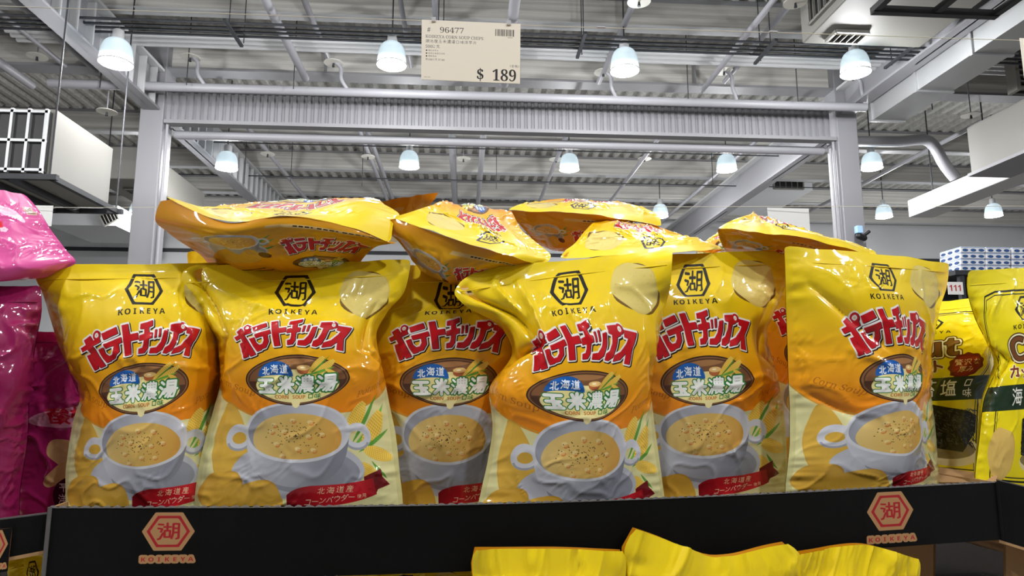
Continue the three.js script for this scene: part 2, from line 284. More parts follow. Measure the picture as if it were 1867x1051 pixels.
{ // wall unit with blue screen by the right column
  const z = -12.2, p = onZ(1566, 424, z), g = thing('wall_camera', 'black camera with small blue lit box on right column', 'camera', p);
  part(g, 'lit_box', new RoundedBoxGeometry(0.13, 0.15, 0.1, 2, 0.02).translate(0, 0.05, 0), std(0x9cc4ea, 0.4)); part(g, 'bracket', tube([V(-0.06, -0.03, 0), V(0.08, -0.06, 0), V(0.2, 0.02, 0.02)], 0.03, 12), M.black); part(g, 'camera_body', new THREE.CapsuleGeometry(0.06, 0.1, 4, 10).rotateZ(1.2).translate(0.02, -0.1, 0.04), M.black);
}

// ---------- printed lettering: strokes in a box of 100 x 100 ----------
const WATER = [[12, 12, 25, 24], [5, 38, 18, 49], [8, 93, 17, 80, 25, 62]];
const GLYPH = {
  huLogo: [[7, 9, 26, 11], [6, 32, 23, 36, 18, 52], [6, 95, 14, 92, 27, 60], [31, 24, 60, 24], [45, 3, 45, 46], [34, 46, 57, 46, 57, 82, 34, 82, 34, 46], [71, 60, 71, 6, 95, 6, 95, 88, 86, 92], [71, 60, 65, 90], [71, 32, 95, 32], [71, 56, 95, 56]],
  hu: [...WATER, [30, 28, 60, 28], [45, 8, 45, 50], [32, 50, 58, 50, 58, 82, 32, 82, 32, 50], [68, 60, 68, 12, 92, 12, 92, 88, 84, 90], [68, 60, 60, 92], [68, 36, 92, 36], [68, 58, 92, 58]],
  chi: [...WATER, [32, 46, 88, 34, 86, 64, 78, 66], [64, 6, 64, 72], [46, 24, 46, 82, 52, 90, 92, 90, 94, 74]],
  wu: [[18, 10, 86, 10, 86, 28, 18, 28], [18, 10, 18, 50, 6, 92], [28, 42, 90, 42], [50, 42, 38, 58, 84, 56], [74, 48, 86, 60], [34, 74, 84, 74], [58, 60, 58, 92], [24, 92, 96, 92]],
  bei: [[38, 8, 38, 94], [12, 32, 38, 32], [8, 80, 38, 66], [60, 8, 60, 80, 66, 88, 88, 88, 92, 74], [90, 28, 60, 46]],
  hai: [...WATER, [44, 5, 32, 26], [40, 18, 93, 18], [44, 32, 38, 82, 84, 82], [44, 32, 86, 32, 80, 93, 70, 93], [29, 57, 96, 57], [58, 40, 63, 49], [56, 65, 61, 74]],
  dao: [[46, 5, 52, 15], [80, 5, 72, 15], [36, 20, 95, 20], [64, 20, 60, 31], [46, 32, 84, 32, 84, 76, 46, 76, 46, 32], [46, 47, 84, 47], [46, 61, 84, 61], [13, 9, 22, 20], [6, 38, 22, 38, 17, 74, 6, 86], [17, 76, 32, 89, 96, 91]],
  yu: [[14, 14, 86, 14], [20, 49, 80, 49], [50, 14, 50, 86], [8, 88, 92, 88], [67, 63, 78, 76]],
  mi: [[50, 6, 50, 95], [8, 46, 92, 46], [24, 13, 34, 32], [76, 13, 66, 32], [47, 48, 10, 88], [53, 48, 92, 88]],
  nong: [...WATER, [40, 11, 91, 11, 91, 39, 40, 39, 40, 11], [57, 3, 57, 39], [75, 3, 75, 39], [40, 25, 91, 25], [34, 50, 96, 50], [37, 50, 34, 72, 26, 95], [46, 61, 88, 61], [42, 73, 96, 73], [52, 73, 52, 94, 66, 86], [64, 73, 77, 87, 96, 95], [91, 77, 77, 85]],
  tang: [...WATER, [44, 8, 86, 8, 86, 40, 44, 40, 44, 8], [44, 24, 86, 24], [32, 51, 96, 51], [47, 51, 30, 75], [42, 63, 88, 63, 84, 93, 72, 93], [60, 63, 41, 91], [75, 63, 57, 95]],
  kou: [[18, 20, 82, 20, 82, 84, 18, 84, 18, 20]],
  wei: [[8, 28, 34, 28, 34, 70, 8, 70, 8, 28], [46, 26, 92, 26], [40, 50, 96, 50], [69, 6, 69, 95], [67, 52, 42, 84], [71, 52, 97, 84]],
  chan: [[50, 3, 50, 14], [14, 16, 88, 16], [34, 20, 40, 31], [68, 20, 60, 32], [20, 36, 92, 36], [22, 36, 20, 66, 8, 93], [40, 44, 30, 59], [36, 53, 86, 53], [60, 42, 60, 91], [38, 71, 82, 71], [26, 92, 94, 92]],
  shi: [[26, 6, 6, 46], [18, 32, 18, 94], [34, 22, 94, 22], [42, 36, 86, 36, 86, 56, 42, 56, 42, 36], [64, 8, 64, 60, 40, 92], [44, 66, 94, 92]],
  yong: [[20, 60, 20, 10, 82, 10, 82, 92, 72, 92], [20, 60, 10, 94], [20, 36, 82, 36], [20, 60, 82, 60], [50, 10, 50, 92]],
  yang: [...WATER, [44, 6, 52, 20], [80, 6, 72, 20], [36, 26, 92, 26], [40, 46, 88, 46], [30, 68, 96, 68], [64, 26, 64, 96]],
  taro: [[8, 16, 92, 16], [34, 4, 34, 28], [66, 4, 66, 28], [20, 38, 80, 38], [6, 58, 94, 58], [50, 38, 50, 90, 40, 88]],
  pian: [[28, 6, 26, 50, 12, 94], [60, 6, 60, 36], [28, 36, 90, 36], [28, 60, 70, 60, 70, 94]],
  gong: [[38, 8, 12, 44], [60, 8, 90, 44], [46, 46, 24, 84, 76, 80], [66, 64, 84, 92]],
  ke: [[50, 2, 50, 32], [10, 18, 90, 18], [28, 32, 72, 32, 72, 54, 28, 54, 28, 32], [40, 54, 36, 78, 10, 94], [60, 54, 60, 86, 90, 88, 92, 74]],
  han: [[50, 4, 6, 42], [50, 4, 94, 42], [34, 34, 66, 34], [24, 46, 74, 46, 62, 60], [28, 66, 72, 66, 72, 92, 28, 92, 28, 66]],
  shui: [[38, 8, 12, 16], [6, 34, 46, 34], [26, 12, 26, 94], [26, 36, 6, 70], [28, 42, 44, 60], [58, 6, 64, 20], [86, 6, 78, 20], [56, 28, 88, 28, 88, 52, 56, 52, 56, 28], [66, 52, 62, 78, 46, 94], [78, 52, 78, 86, 96, 86, 96, 72]],
  suan: [[4, 12, 50, 12], [9, 32, 47, 32, 47, 90, 9, 90, 9, 32], [22, 12, 20, 52], [36, 12, 36, 48], [9, 70, 47, 70], [74, 5, 58, 28, 88, 24], [82, 14, 94, 32], [66, 40, 56, 54], [79, 40, 96, 52], [70, 52, 54, 78], [66, 61, 88, 61, 50, 95], [64, 70, 95, 95]],
  yan: [[6, 34, 34, 34], [20, 8, 20, 80], [4, 84, 36, 76], [52, 6, 42, 26], [48, 18, 92, 18], [50, 30, 86, 30, 86, 48, 50, 48, 50, 30], [44, 88, 44, 58, 90, 58, 90, 88], [60, 58, 60, 88], [74, 58, 74, 88], [36, 90, 96, 90]],
  tai: [[8, 14, 92, 14], [34, 3, 34, 26], [66, 3, 66, 26], [46, 32, 24, 56, 76, 52], [64, 42, 82, 60], [28, 68, 72, 68, 72, 94, 28, 94, 28, 68]],
  ping: [[16, 12, 84, 12], [30, 22, 36, 40], [70, 22, 62, 40], [6, 52, 94, 52], [50, 12, 50, 96]],
  qie: [[4, 42, 44, 32], [22, 8, 22, 76, 42, 66], [48, 22, 90, 22, 86, 86, 74, 88], [66, 22, 62, 60, 42, 92]],
  mei: [[4, 30, 40, 30], [22, 6, 22, 94], [22, 34, 4, 66], [22, 36, 38, 56], [54, 5, 44, 26], [50, 16, 94, 16], [54, 32, 48, 82, 88, 82], [54, 32, 90, 32, 84, 93], [42, 57, 98, 57]],
  mei3: [[34, 4, 10, 30], [24, 20, 92, 20], [26, 34, 20, 84, 84, 84], [26, 34, 82, 34, 76, 94], [4, 58, 96, 58], [46, 40, 52, 50], [44, 66, 50, 76]],
  bo: [[6, 14, 94, 14], [34, 3, 34, 24], [66, 3, 66, 24], ...[[10, 32, 20, 40], [6, 52, 16, 60], [8, 94, 22, 72]], [30, 36, 96, 36], [36, 46, 90, 46, 90, 68, 36, 68, 36, 46], [62, 28, 62, 70], [36, 57, 90, 57], [30, 78, 96, 78], [74, 70, 74, 95, 64, 93]],
  fen: [[24, 4, 24, 94], [4, 40, 44, 40], [8, 14, 16, 30], [40, 14, 32, 30], [22, 44, 4, 76], [62, 8, 46, 44], [76, 8, 96, 42], [54, 50, 86, 50, 82, 90, 72, 90], [66, 50, 48, 94]],
  du: [[30, 6, 12, 24], [18, 10, 30, 40, 28, 90, 18, 92], [28, 44, 6, 64], [42, 8, 94, 8, 94, 28, 42, 28, 42, 8], [58, 8, 58, 28], [76, 8, 76, 28], [46, 38, 90, 38, 86, 66, 46, 66, 46, 38], [54, 74, 94, 74, 88, 96], [58, 80, 74, 84]],
  jia: [[50, 2, 50, 12], [10, 28, 10, 16, 90, 16, 90, 28], [24, 30, 76, 30], [50, 30, 20, 50], [40, 40, 54, 60, 52, 92, 40, 92], [48, 56, 14, 76], [54, 68, 12, 94], [78, 42, 58, 56, 92, 88]],
  feng: [[18, 8, 18, 60, 6, 94], [18, 8, 80, 8, 82, 80, 94, 92], [34, 22, 66, 22], [34, 42, 64, 42, 64, 62, 34, 62, 34, 42], [49, 24, 49, 82], [30, 84, 68, 78]],
  zhui: [[6, 8, 44, 8], [24, 2, 24, 24], [4, 24, 48, 24], [20, 24, 8, 46], [16, 34, 42, 34, 36, 48], [62, 2, 52, 22], [56, 14, 96, 14], [84, 14, 52, 48], [62, 22, 94, 48], [28, 54, 74, 54, 74, 86, 28, 86, 28, 54], [28, 65, 74, 65], [28, 75, 74, 75], [38, 88, 14, 98], [64, 88, 88, 98]],
  ze: [...WATER, [40, 12, 84, 12, 84, 44, 40, 44], [40, 12, 40, 60, 28, 94], [62, 44, 74, 74, 96, 94]],
  na: [[10, 28, 54, 24], [34, 6, 26, 42, 12, 66], [70, 18, 92, 34], [62, 42, 62, 82, 50, 92, 34, 84, 44, 74, 66, 78, 90, 92]],
  hou: [[10, 10, 94, 10], [16, 10, 14, 60, 4, 94], [32, 22, 80, 22, 80, 46, 32, 46, 32, 22], [32, 34, 80, 34], [28, 56, 80, 56, 60, 66], [58, 66, 58, 94, 46, 92], [20, 76, 96, 76]],
  mii: [[18, 18, 52, 14, 30, 74, 14, 84, 8, 68, 22, 56, 92, 66], [78, 40, 76, 70, 58, 94]],
  ko: [[16, 16, 82, 16, 82, 86], [12, 84, 84, 84]], bar: [[8, 50, 92, 50]], n: [[14, 20, 36, 34], [14, 88, 60, 72, 90, 24]],
  pa: [[38, 26, 28, 60, 10, 86], [58, 26, 72, 52, 88, 86], [76, 14, 84, 6, 92, 14, 84, 22, 76, 14]], u: [[50, 3, 50, 20], [14, 44, 14, 22, 86, 22, 80, 56, 44, 95]],
  da: [[40, 6, 28, 28, 8, 52], [34, 22, 76, 22, 66, 60, 24, 96], [36, 44, 60, 62], [80, 2, 86, 14], [92, 0, 98, 10]],
  ka: [[12, 30, 84, 30, 80, 86, 66, 84], [46, 6, 42, 50, 12, 92]], tsu: [[16, 44, 24, 60], [42, 38, 50, 56], [84, 42, 74, 72, 34, 94]], to: [[34, 6, 34, 94], [34, 40, 78, 60]],
};
function glyph(c, name, x, y, w, h, lw, color, slant = 0) {
  c.save(); c.translate(x, y); c.transform(w / 100, 0, slant, h / 100, 0, 0); c.lineCap = 'round'; c.lineJoin = 'round'; c.strokeStyle = color; c.lineWidth = lw;
  c.beginPath();
  for (const s of GLYPH[name]) { c.moveTo(s[0], s[1]); for (let i = 2; i < s.length; i += 2) c.lineTo(s[i], s[i + 1]); }
  c.stroke(); c.restore();
}
function line(c, names, x, y, size, gap, lw, color, slant = 0) { names.forEach((n, i) => glyph(c, n, x + i * (size + gap), y, size, size, lw, color, slant)); }
function spaced(c, text, x, y, step, font, color) { c.font = font; c.fillStyle = color; c.textAlign = 'center'; [...text].forEach((t, i) => { c.save(); c.translate(x + (i - (text.length - 1) / 2) * step, y); c.scale(1.18, 1); c.fillText(t, 0, 0); c.restore(); }); }
function poly(c, pts) { c.beginPath(); pts.forEach((p, i) => (i ? c.lineTo(...p) : c.moveTo(...p))); c.closePath(); }
function hexPath(c, cx, cy, w, h) { poly(c, [[-1, 0], [-0.52, -1], [0.52, -1], [1, 0], [0.52, 1], [-0.52, 1]].map(([a, b]) => [cx + a * w, cy + b * h])); }
function hexLogo(c, cx, cy, w, color, paper) {
  c.save(); c.translate(cx, cy); c.scale(1.08, 0.93); c.translate(-cx, -cy);
  c.fillStyle = color; hexPath(c, cx, cy, w, w * 0.86); c.fill();
  c.globalCompositeOperation = 'source-over'; c.fillStyle = paper; c.lineJoin = 'round'; c.lineWidth = w * 0.3; c.strokeStyle = paper; hexPath(c, cx, cy, w * 0.64, w * 0.57); c.fill(); c.stroke();
  glyph(c, 'huLogo', cx - w * 0.53, cy - w * 0.5, w * 1.06, w, 9.5, color); c.restore();
}
// the seven red katakana, drawn as filled outlines
const KANA = [
  [[178, 486], [228, 466], [206, 432], [262, 404], [292, 442], [345, 420], [362, 458], [300, 482], [392, 680], [340, 700], [252, 502], [196, 524]],
  [[236, 560], [282, 545], [292, 600], [326, 660], [322, 700], [280, 718], [262, 650]],
  [[340, 520], [384, 505], [400, 560], [440, 600], [446, 640], [404, 654], [372, 600]],
  [[366, 400], [490, 365], [506, 412], [382, 448]],
  [[388, 478], [532, 440], [544, 482], [512, 492], [520, 560], [490, 620], [408, 644], [398, 596], [460, 580], [476, 545], [470, 502], [400, 520]],
  [[540, 360], [600, 354], [612, 430], [690, 424], [694, 475], [618, 482], [630, 608], [570, 612]],
  [[714, 400], [722, 362], [790, 352], [850, 336], [846, 378], [806, 392], [808, 428], [842, 430], [836, 474], [802, 480], [792, 560], [760, 602], [700, 606], [702, 560], [738, 552], [750, 520], [752, 484], [700, 490], [704, 446], [756, 436], [758, 400]],
  [[864, 412], [886, 406], [874, 472], [854, 478]], [[906, 406], [928, 400], [914, 468], [894, 474]],
  [[950, 424], [990, 416], [968, 510], [930, 585], [880, 614], [806, 608], [818, 560], [876, 556], [918, 510]],
  [[1012, 424], [1024, 378], [1110, 376], [1142, 384], [1128, 442], [1092, 450], [1062, 530], [1020, 600], [970, 626], [938, 618], [956, 566], [996, 545], [1028, 490], [1046, 432]],
  [[1172, 406], [1304, 430], [1264, 490], [1224, 540], [1196, 674], [1142, 658], [1162, 572], [1100, 622], [1018, 634], [1040, 582], [1110, 556], [1170, 500], [1198, 464], [1162, 454]],
];
function kanaLogo(c, cx, cy, k) {
  c.save(); c.translate(cx, cy); c.scale(k, k); c.translate(-740, -520); c.lineJoin = 'round';
  const all = (f) => KANA.forEach((p) => { poly(c, p); f(); });
  const ring = (x, y, r) => { c.beginPath(); c.arc(x, y, r, 0, 7); };
  const rings = [[322, 408], [1136, 402]];
  c.strokeStyle = c.fillStyle = '#1a1416'; c.lineWidth = 34; c.save(); c.translate(8, 8); all(() => { c.stroke(); c.fill(); }); rings.forEach(([x, y]) => { ring(x, y, 42); c.fill(); }); c.restore();
  c.strokeStyle = c.fillStyle = '#f3f1ee'; c.lineWidth = 28; all(() => { c.stroke(); c.fill(); }); rings.forEach(([x, y]) => { ring(x, y, 44); c.fill(); });
  c.fillStyle = '#24161a'; c.save(); c.translate(7, 3); all(() => c.fill()); rings.forEach(([x, y]) => { ring(x, y, 33); c.fill(); }); c.restore();
  c.fillStyle = '#bf0d19'; all(() => c.fill()); rings.forEach(([x, y]) => { ring(x, y, 33); c.fill(); c.fillStyle = '#f3f1ee'; ring(x, y, 18); c.fill(); c.fillStyle = '#d9c7a0'; ring(x, y, 7); c.fill(); c.fillStyle = '#bf0d19'; });
  c.restore();
}
function chipShape(c, x, y, rx, ry, rot, fill, edge) {
  c.save(); c.translate(x, y); c.rotate(rot); c.scale(rx, ry); c.beginPath();
  for (let i = 0; i <= 40; i++) { const a = i / 40 * Math.PI * 2, r = 1 + 0.05 * Math.sin(a * 3 + x) + 0.03 * Math.sin(a * 5 + y); i ? c.lineTo(Math.cos(a) * r, Math.sin(a) * r) : c.moveTo(Math.cos(a) * r, Math.sin(a) * r); }
  c.closePath(); const g = c.createRadialGradient(-0.2, -0.2, 0.1, 0, 0, 1.1); g.addColorStop(0, fill); g.addColorStop(0.85, fill); g.addColorStop(1, edge); c.fillStyle = g; c.fill(); c.restore();
  let s = 13 + x; const r1 = () => (s = (s * 16807 + 7) % 2147483647) / 2147483647;
  c.fillStyle = 'rgba(170,120,50,0.13)'; for (let i = 0; i < 46; i++) { const a = r1() * 6.28, d = Math.sqrt(r1()) * 0.9; c.beginPath(); c.ellipse(x + Math.cos(a + rot) * d * rx, y + Math.sin(a + rot) * d * ry, 2 + r1() * 5, 1 + r1() * 2.5, r1() * 3, 0, 7); c.fill(); }
}
function cornCob(c, x, y, len, wid, rot) {
  c.save(); c.translate(x, y); c.rotate(rot);
  c.fillStyle = '#d8a62e'; c.beginPath(); c.ellipse(0, 0, len, wid, 0, 0, 7); c.fill();
  c.fillStyle = '#f0cf5c'; for (let i = -7; i <= 7; i++) for (let j = -3; j <= 3; j++) { const px = i / 7.6 * len, py = j / 3.6 * wid * Math.sqrt(Math.max(0, 1 - (i / 7.8) ** 2)); c.beginPath(); c.ellipse(px, py, len / 18, wid / 8.5, 0, 0, 7); c.fill(); }
  c.restore();
}
function leaf(c, x0, y0, x1, y1, w, col) {
  const dx = x1 - x0, dy = y1 - y0, l = Math.hypot(dx, dy), nx = -dy / l * w, ny = dx / l * w;
  c.fillStyle = col; c.beginPath(); c.moveTo(x0, y0); c.quadraticCurveTo((x0 + x1) / 2 + nx, (y0 + y1) / 2 + ny, x1, y1); c.quadraticCurveTo((x0 + x1) / 2 - nx * 0.5, (y0 + y1) / 2 - ny * 0.5, x0, y0); c.fill();
}
function bowl(c, cx, cy, k, back) {
  c.save(); c.translate(cx, cy); c.scale(k, k);
  // saucer
  c.fillStyle = '#b6b8c0'; c.beginPath(); c.ellipse(5, 180, 330, 150, 0, 0, 7); c.fill(); c.fillStyle = '#8f929c'; c.beginPath(); c.ellipse(60, 190, 250, 110, 0, 0, 7); c.fill();
  // handles
  for (const [x, y] of [[-308, 20], [310, 22]]) { c.strokeStyle = '#cfd1d8'; c.lineWidth = 34; c.beginPath(); c.ellipse(x, y, 56, 44, 0, 0, 7); c.stroke(); c.strokeStyle = '#9da0aa'; c.lineWidth = 12; c.beginPath(); c.ellipse(x, y + 16, 58, 40, 0, 0.2, 3); c.stroke(); }
  // body
  const g = c.createLinearGradient(-270, 0, 270, 120); g.addColorStop(0, '#c9cbd2'); g.addColorStop(0.45, '#a9abb4'); g.addColorStop(1, '#7d808b');
  c.fillStyle = g; c.beginPath(); c.moveTo(-272, 0); c.bezierCurveTo(-262, 150, -180, 262, 0, 268); c.bezierCurveTo(180, 262, 262, 150, 272, 0); c.closePath(); c.fill();
  c.fillStyle = '#d2d4da'; c.beginPath(); c.ellipse(0, 0, 274, 146, 0, 0, 7); c.fill();
  const g2 = c.createLinearGradient(-270, -140, 270, 60); g2.addColorStop(0, '#8f929d'); g2.addColorStop(0.5, '#b4b6bf'); g2.addColorStop(1, '#cfd1d8'); c.fillStyle = g2; c.beginPath(); c.ellipse(0, -2, 258, 133, 0, 0, 7); c.fill();
  c.save(); c.beginPath(); c.ellipse(0, -2, 258, 133, 0, 0, 7); c.clip();
  const g3 = c.createLinearGradient(-220, -60, 220, 120); g3.addColorStop(0, '#dfc27a'); g3.addColorStop(0.6, '#dab25c'); g3.addColorStop(1, '#d39b45'); c.fillStyle = g3; c.beginPath(); c.ellipse(0, 26, 232, 116, 0, 0, 7); c.fill();
  let s = 77; const r1 = () => (s = (s * 16807) % 2147483647) / 2147483647;
  for (const [x, y] of [[-110, -30], [-125, 2], [-60, 5], [-100, 62], [80, -40], [68, 28], [138, 18], [10, 88], [-70, 118], [90, 92], [-10, -50]]) { c.fillStyle = '#e9d08c'; c.beginPath(); c.ellipse(x - 4, y - 5, 15, 10, 0.2, 0, 7); c.fill(); c.fillStyle = '#ce8340'; c.beginPath(); c.ellipse(x + 3, y + 3, 13, 8, -0.3, 0, 7); c.fill(); c.fillStyle = '#dcae66'; c.beginPath(); c.ellipse(x + 1, y, 10, 5, -0.2, 0, 7); c.fill(); }
  c.strokeStyle = '#2d2a14'; c.lineWidth = 3.4; for (let i = 0; i < 90; i++) { const a = r1() * 6.28, d = Math.pow(r1(), 0.8), x = Math.cos(a) * d * 165, y = 20 + Math.sin(a) * d * 84, b = r1() * 6; c.beginPath(); c.moveTo(x, y); c.lineTo(x + Math.cos(b) * 6, y + Math.sin(b) * 4); c.stroke(); }
  c.restore(); c.restore();
}
function soupOval(c, cx, cy, k) {
  c.save(); c.translate(cx, cy); c.scale(k, k);
  const el = (rx, ry, f, y = 0) => { c.fillStyle = f; c.beginPath(); c.ellipse(0, y, rx, ry, 0, 0, 7); c.fill(); };
  el(252, 122, '#2b1a12'); el(246, 117, '#7d5736'); el(238, 110, '#4d3020');
  c.save(); c.beginPath(); c.ellipse(0, 0, 232, 105, 0, 0, 7); c.clip(); c.fillStyle = '#7b5333'; c.fillRect(-240, -120, 480, 120);
  c.fillStyle = '#a7774a'; c.beginPath(); c.ellipse(-20, -104, 130, 26, 0, 0, 7); c.fill(); c.restore();
  c.fillStyle = '#efe39b'; c.beginPath(); c.ellipse(3, 26, 206, 82, 0, 0, 7); c.fill();
  c.fillStyle = '#f3e6a6'; c.beginPath(); c.moveTo(-48, 92); c.quadraticCurveTo(-20, 96, -16, 124); c.quadraticCurveTo(6, 146, 26, 122); c.quadraticCurveTo(30, 96, 58, 92); c.fill();
  // blue half disc
  c.save(); c.beginPath(); c.rect(-240, -130, 300, 106); c.clip(); c.fillStyle = '#1d5fb0'; c.beginPath(); c.ellipse(-98, -24, 88, 72, -0.1, 0, 7); c.fill(); c.restore();
  c.fillStyle = '#efe39b'; c.beginPath(); c.ellipse(-98, -16, 78, 15, 0, 0, 7); c.fill();
  glyph(c, 'bei', -165, -72, 38, 42, 13, '#f4f6f8'); glyph(c, 'hai', -122, -82, 40, 44, 11, '#f4f6f8'); glyph(c, 'dao', -77, -80, 42, 44, 11, '#f4f6f8');
  // little bowl and cobs
  c.fillStyle = '#b8683a'; c.beginPath(); c.ellipse(48, -52, 34, 20, 0, 0, 7); c.fill(); c.fillStyle = '#ecc278'; c.beginPath(); c.ellipse(48, -62, 34, 12, 0, 0, 7); c.fill(); c.fillStyle = '#fff1c8'; c.beginPath(); c.ellipse(44, -63, 12, 4, 0, 0, 7); c.fill();
  cornCob(c, 108, -68, 58, 17, -0.82); leaf(c, 72, -28, 172, -112, 10, '#4d8a30'); cornCob(c, 142, -58, 60, 17, -0.62); leaf(c, 70, -30, 190, -62, 16, '#69a63d'); cornCob(c, 168, -40, 26, 9, 0.5);
  // big title
  const big = [['yu', -198, -22, 96], ['mi', -98, -28, 98], ['nong', 0, -32, 100], ['tang', 102, -34, 100]];
  for (const [n, x, y, w] of big) glyph(c, n, x + 4, y + 4, w - 8, w - 14, n === 'nong' ? 25 : 30, '#2f7a35');
  for (const [n, x, y, w] of big) glyph(c, n, x + 4, y + 4, w - 8, w - 14, n === 'nong' ? 11.5 : n === 'tang' ? 14 : 20, '#f2f4ee');
  spaced(c, 'CORN SOUP', -28, 88, 19.5, 'bold 26px sans-serif', '#c4722a');
  glyph(c, 'kou', 70, 60, 32, 30, 13, '#2f7a35'); glyph(c, 'wei', 104, 60, 34, 32, 10, '#2f7a35');
  c.restore();
}
function ribbon(c) {
  c.fillStyle = '#6d0f16'; poly(c, [[815, 1020], [900, 980], [905, 1020], [940, 1060], [880, 1085], [870, 1105], [815, 1110]]); c.fill();
  const g = c.createLinearGradient(440, 0, 880, 0); g.addColorStop(0, '#7d0f18'); g.addColorStop(0.35, '#bb1b25'); g.addColorStop(0.8, '#c81f2a'); g.addColorStop(1, '#8c121b'); c.fillStyle = g;
  c.beginPath(); c.moveTo(440, 1110); c.quadraticCurveTo(470, 1070, 560, 1062); c.quadraticCurveTo(760, 1058, 860, 1026); c.lineTo(872, 1110); c.quadraticCurveTo(760, 1164, 600, 1168); c.quadraticCurveTo(500, 1172, 442, 1180); c.closePath(); c.fill();
  ['bei', 'hai', 'dao', 'chan'].forEach((n, i) => glyph(c, n, 590 + i * 46, 1070 - i * 3, 38, 38, 7, '#f0dcae', -0.08));
  ['ko', 'bar', 'n', 'pa', 'u', 'da', 'bar'].forEach((n, i) => glyph(c, n, 528 + i * 35, 1130 - i * 4, 33, 34, 9, '#f2e3c0', -0.1));
  ['shi', 'yong'].forEach((n, i) => glyph(c, n, 776 + i * 24, 1108 - i * 4, 22, 24, 8, '#f0dcae'));
}
const BW = 1000, BH = 1330;
const cornFront = canvasTexture(BW, BH, (c) => {
  const g = c.createLinearGradient(0, 0, 0, 760); g.addColorStop(0, '#f0d318'); g.addColorStop(0.34, '#efcb14'); g.addColorStop(0.58, '#edab12'); g.addColorStop(0.8, '#e99312'); g.addColorStop(1, '#e68110'); c.fillStyle = g; c.fillRect(0, 0, BW, BH);
  c.fillStyle = '#dad59b'; c.beginPath(); c.moveTo(0, 570); c.quadraticCurveTo(90, 690, 300, 740); c.lineTo(780, 720); c.quadraticCurveTo(900, 690, 1000, 610); c.lineTo(1000, BH); c.lineTo(0, BH); c.fill();
  c.fillStyle = '#cdc88c'; c.fillRect(0, 600, 26, BH); c.fillRect(974, 640, 26, BH);
  c.strokeStyle = '#c79a3a'; c.lineWidth = 5; c.beginPath(); c.moveTo(0, 566); c.quadraticCurveTo(90, 684, 300, 734); c.stroke(); c.beginPath(); c.moveTo(780, 716); c.quadraticCurveTo(900, 684, 1000, 604); c.stroke();
  c.fillStyle = '#ad6714'; c.save(); c.translate(92, 560); c.rotate(0.35); c.font = 'italic 44px serif'; c.fillText('Corn Soup', 0, 0); c.restore();
  c.save(); c.translate(775, 660); c.rotate(-0.35); c.font = 'italic 44px serif'; c.fillText('Potato Chips', 0, 0); c.restore();
  // yellow chip at the top right, with its printed dark rim
  chipShape(c, 818, 172, 124, 98, 0.35, '#7a5a1a', '#5c4210'); chipShape(c, 814, 164, 124, 97, 0.35, '#e0cc72', '#d0b656');
  hexLogo(c, 490, 142, 87, '#141210', '#f0d017');
  spaced(c, 'KOIKEYA', 487, 252, 32, 'bold 34px sans-serif', '#141210');
  // bottom chips and saucer side
  chipShape(c, 150, 870, 92, 190, -0.12, '#d6ab42', '#b98427');
  cornCob(c, 792, 745, 74, 36, -1.05); leaf(c, 770, 860, 905, 640, 26, '#5d9a39'); leaf(c, 770, 880, 960, 690, 30, '#78b548'); cornCob(c, 880, 800, 90, 40, -1.0); leaf(c, 800, 900, 965, 790, 26, '#5f9f3a'); cornCob(c, 900, 905, 72, 34, 0.3); cornCob(c, 826, 985, 52, 34, 0.5); leaf(c, 860, 940, 930, 1030, 22, '#5d9a39');
  bowl(c, 492, 806, 0.985);
  c.save(); c.translate(492, 560); c.scale(0.86, 0.97); soupOval(c, 0, 0, 1); c.restore();
  chipShape(c, 130, 1100, 108, 122, 0.2, '#d0a23a', '#b17c22'); chipShape(c, 300, 1150, 128, 118, -0.1, '#d4a63e', '#b58026');
  ribbon(c);
  c.fillStyle = '#3d3a22'; c.font = '20px sans-serif'; for (let i = 0; i < 5; i++) c.fillRect(740 + i * 18, 1186 - i * 4, 14, 12);
  kanaLogo(c, 488, 360, 0.455);
});
const cornBack = canvasTexture(BW, BH, (c) => {
  const g = c.createLinearGradient(0, 0, 0, 760); g.addColorStop(0, '#cf8a14'); g.addColorStop(0.16, '#d9a012'); g.addColorStop(0.6, '#e09c12'); g.addColorStop(1, '#e68110'); c.fillStyle = g; c.fillRect(0, 0, BW, BH);
  c.fillStyle = '#dad59b'; c.fillRect(0, 700, BW, BH);
  c.fillStyle = '#d9b878'; c.beginPath(); c.moveTo(420, 86); c.lineTo(980, 72); c.lineTo(980, 106); c.lineTo(420, 122); c.fill();
  c.fillStyle = '#241a10'; for (let i = 0; i < 14; i++) c.fillRect(560 + i * 28, 92 - i * 0.6, i % 4 === 3 ? 10 : 21, 14);
  chipShape(c, 150, 265, 90, 100, 0.3, '#d6ab42', '#b98427');
  leaf(c, 330, 320, 460, 190, 20, '#5d9a39'); leaf(c, 330, 330, 480, 230, 20, '#78b548'); leaf(c, 330, 340, 470, 300, 20, '#4f8a30');
  bowl(c, 250, 250, 0.5); chipShape(c, 190, 400, 86, 62, 0.2, '#d0a23a', '#b17c22'); chipShape(c, 300, 398, 70, 64, -0.2, '#d4a63e', '#b58026');
  c.fillStyle = '#5a2410'; c.beginPath(); c.ellipse(390, 380, 40, 26, 0.3, 0, 7); c.fill();
  soupOval(c, 745, 470, 0.74); kanaLogo(c, 735, 290, 0.43);
  c.fillStyle = '#3a2c14'; for (let i = 0; i < 18; i++) c.fillRect(80, 560 + i * 38, 300 + (i * 97 % 260), 12);
});
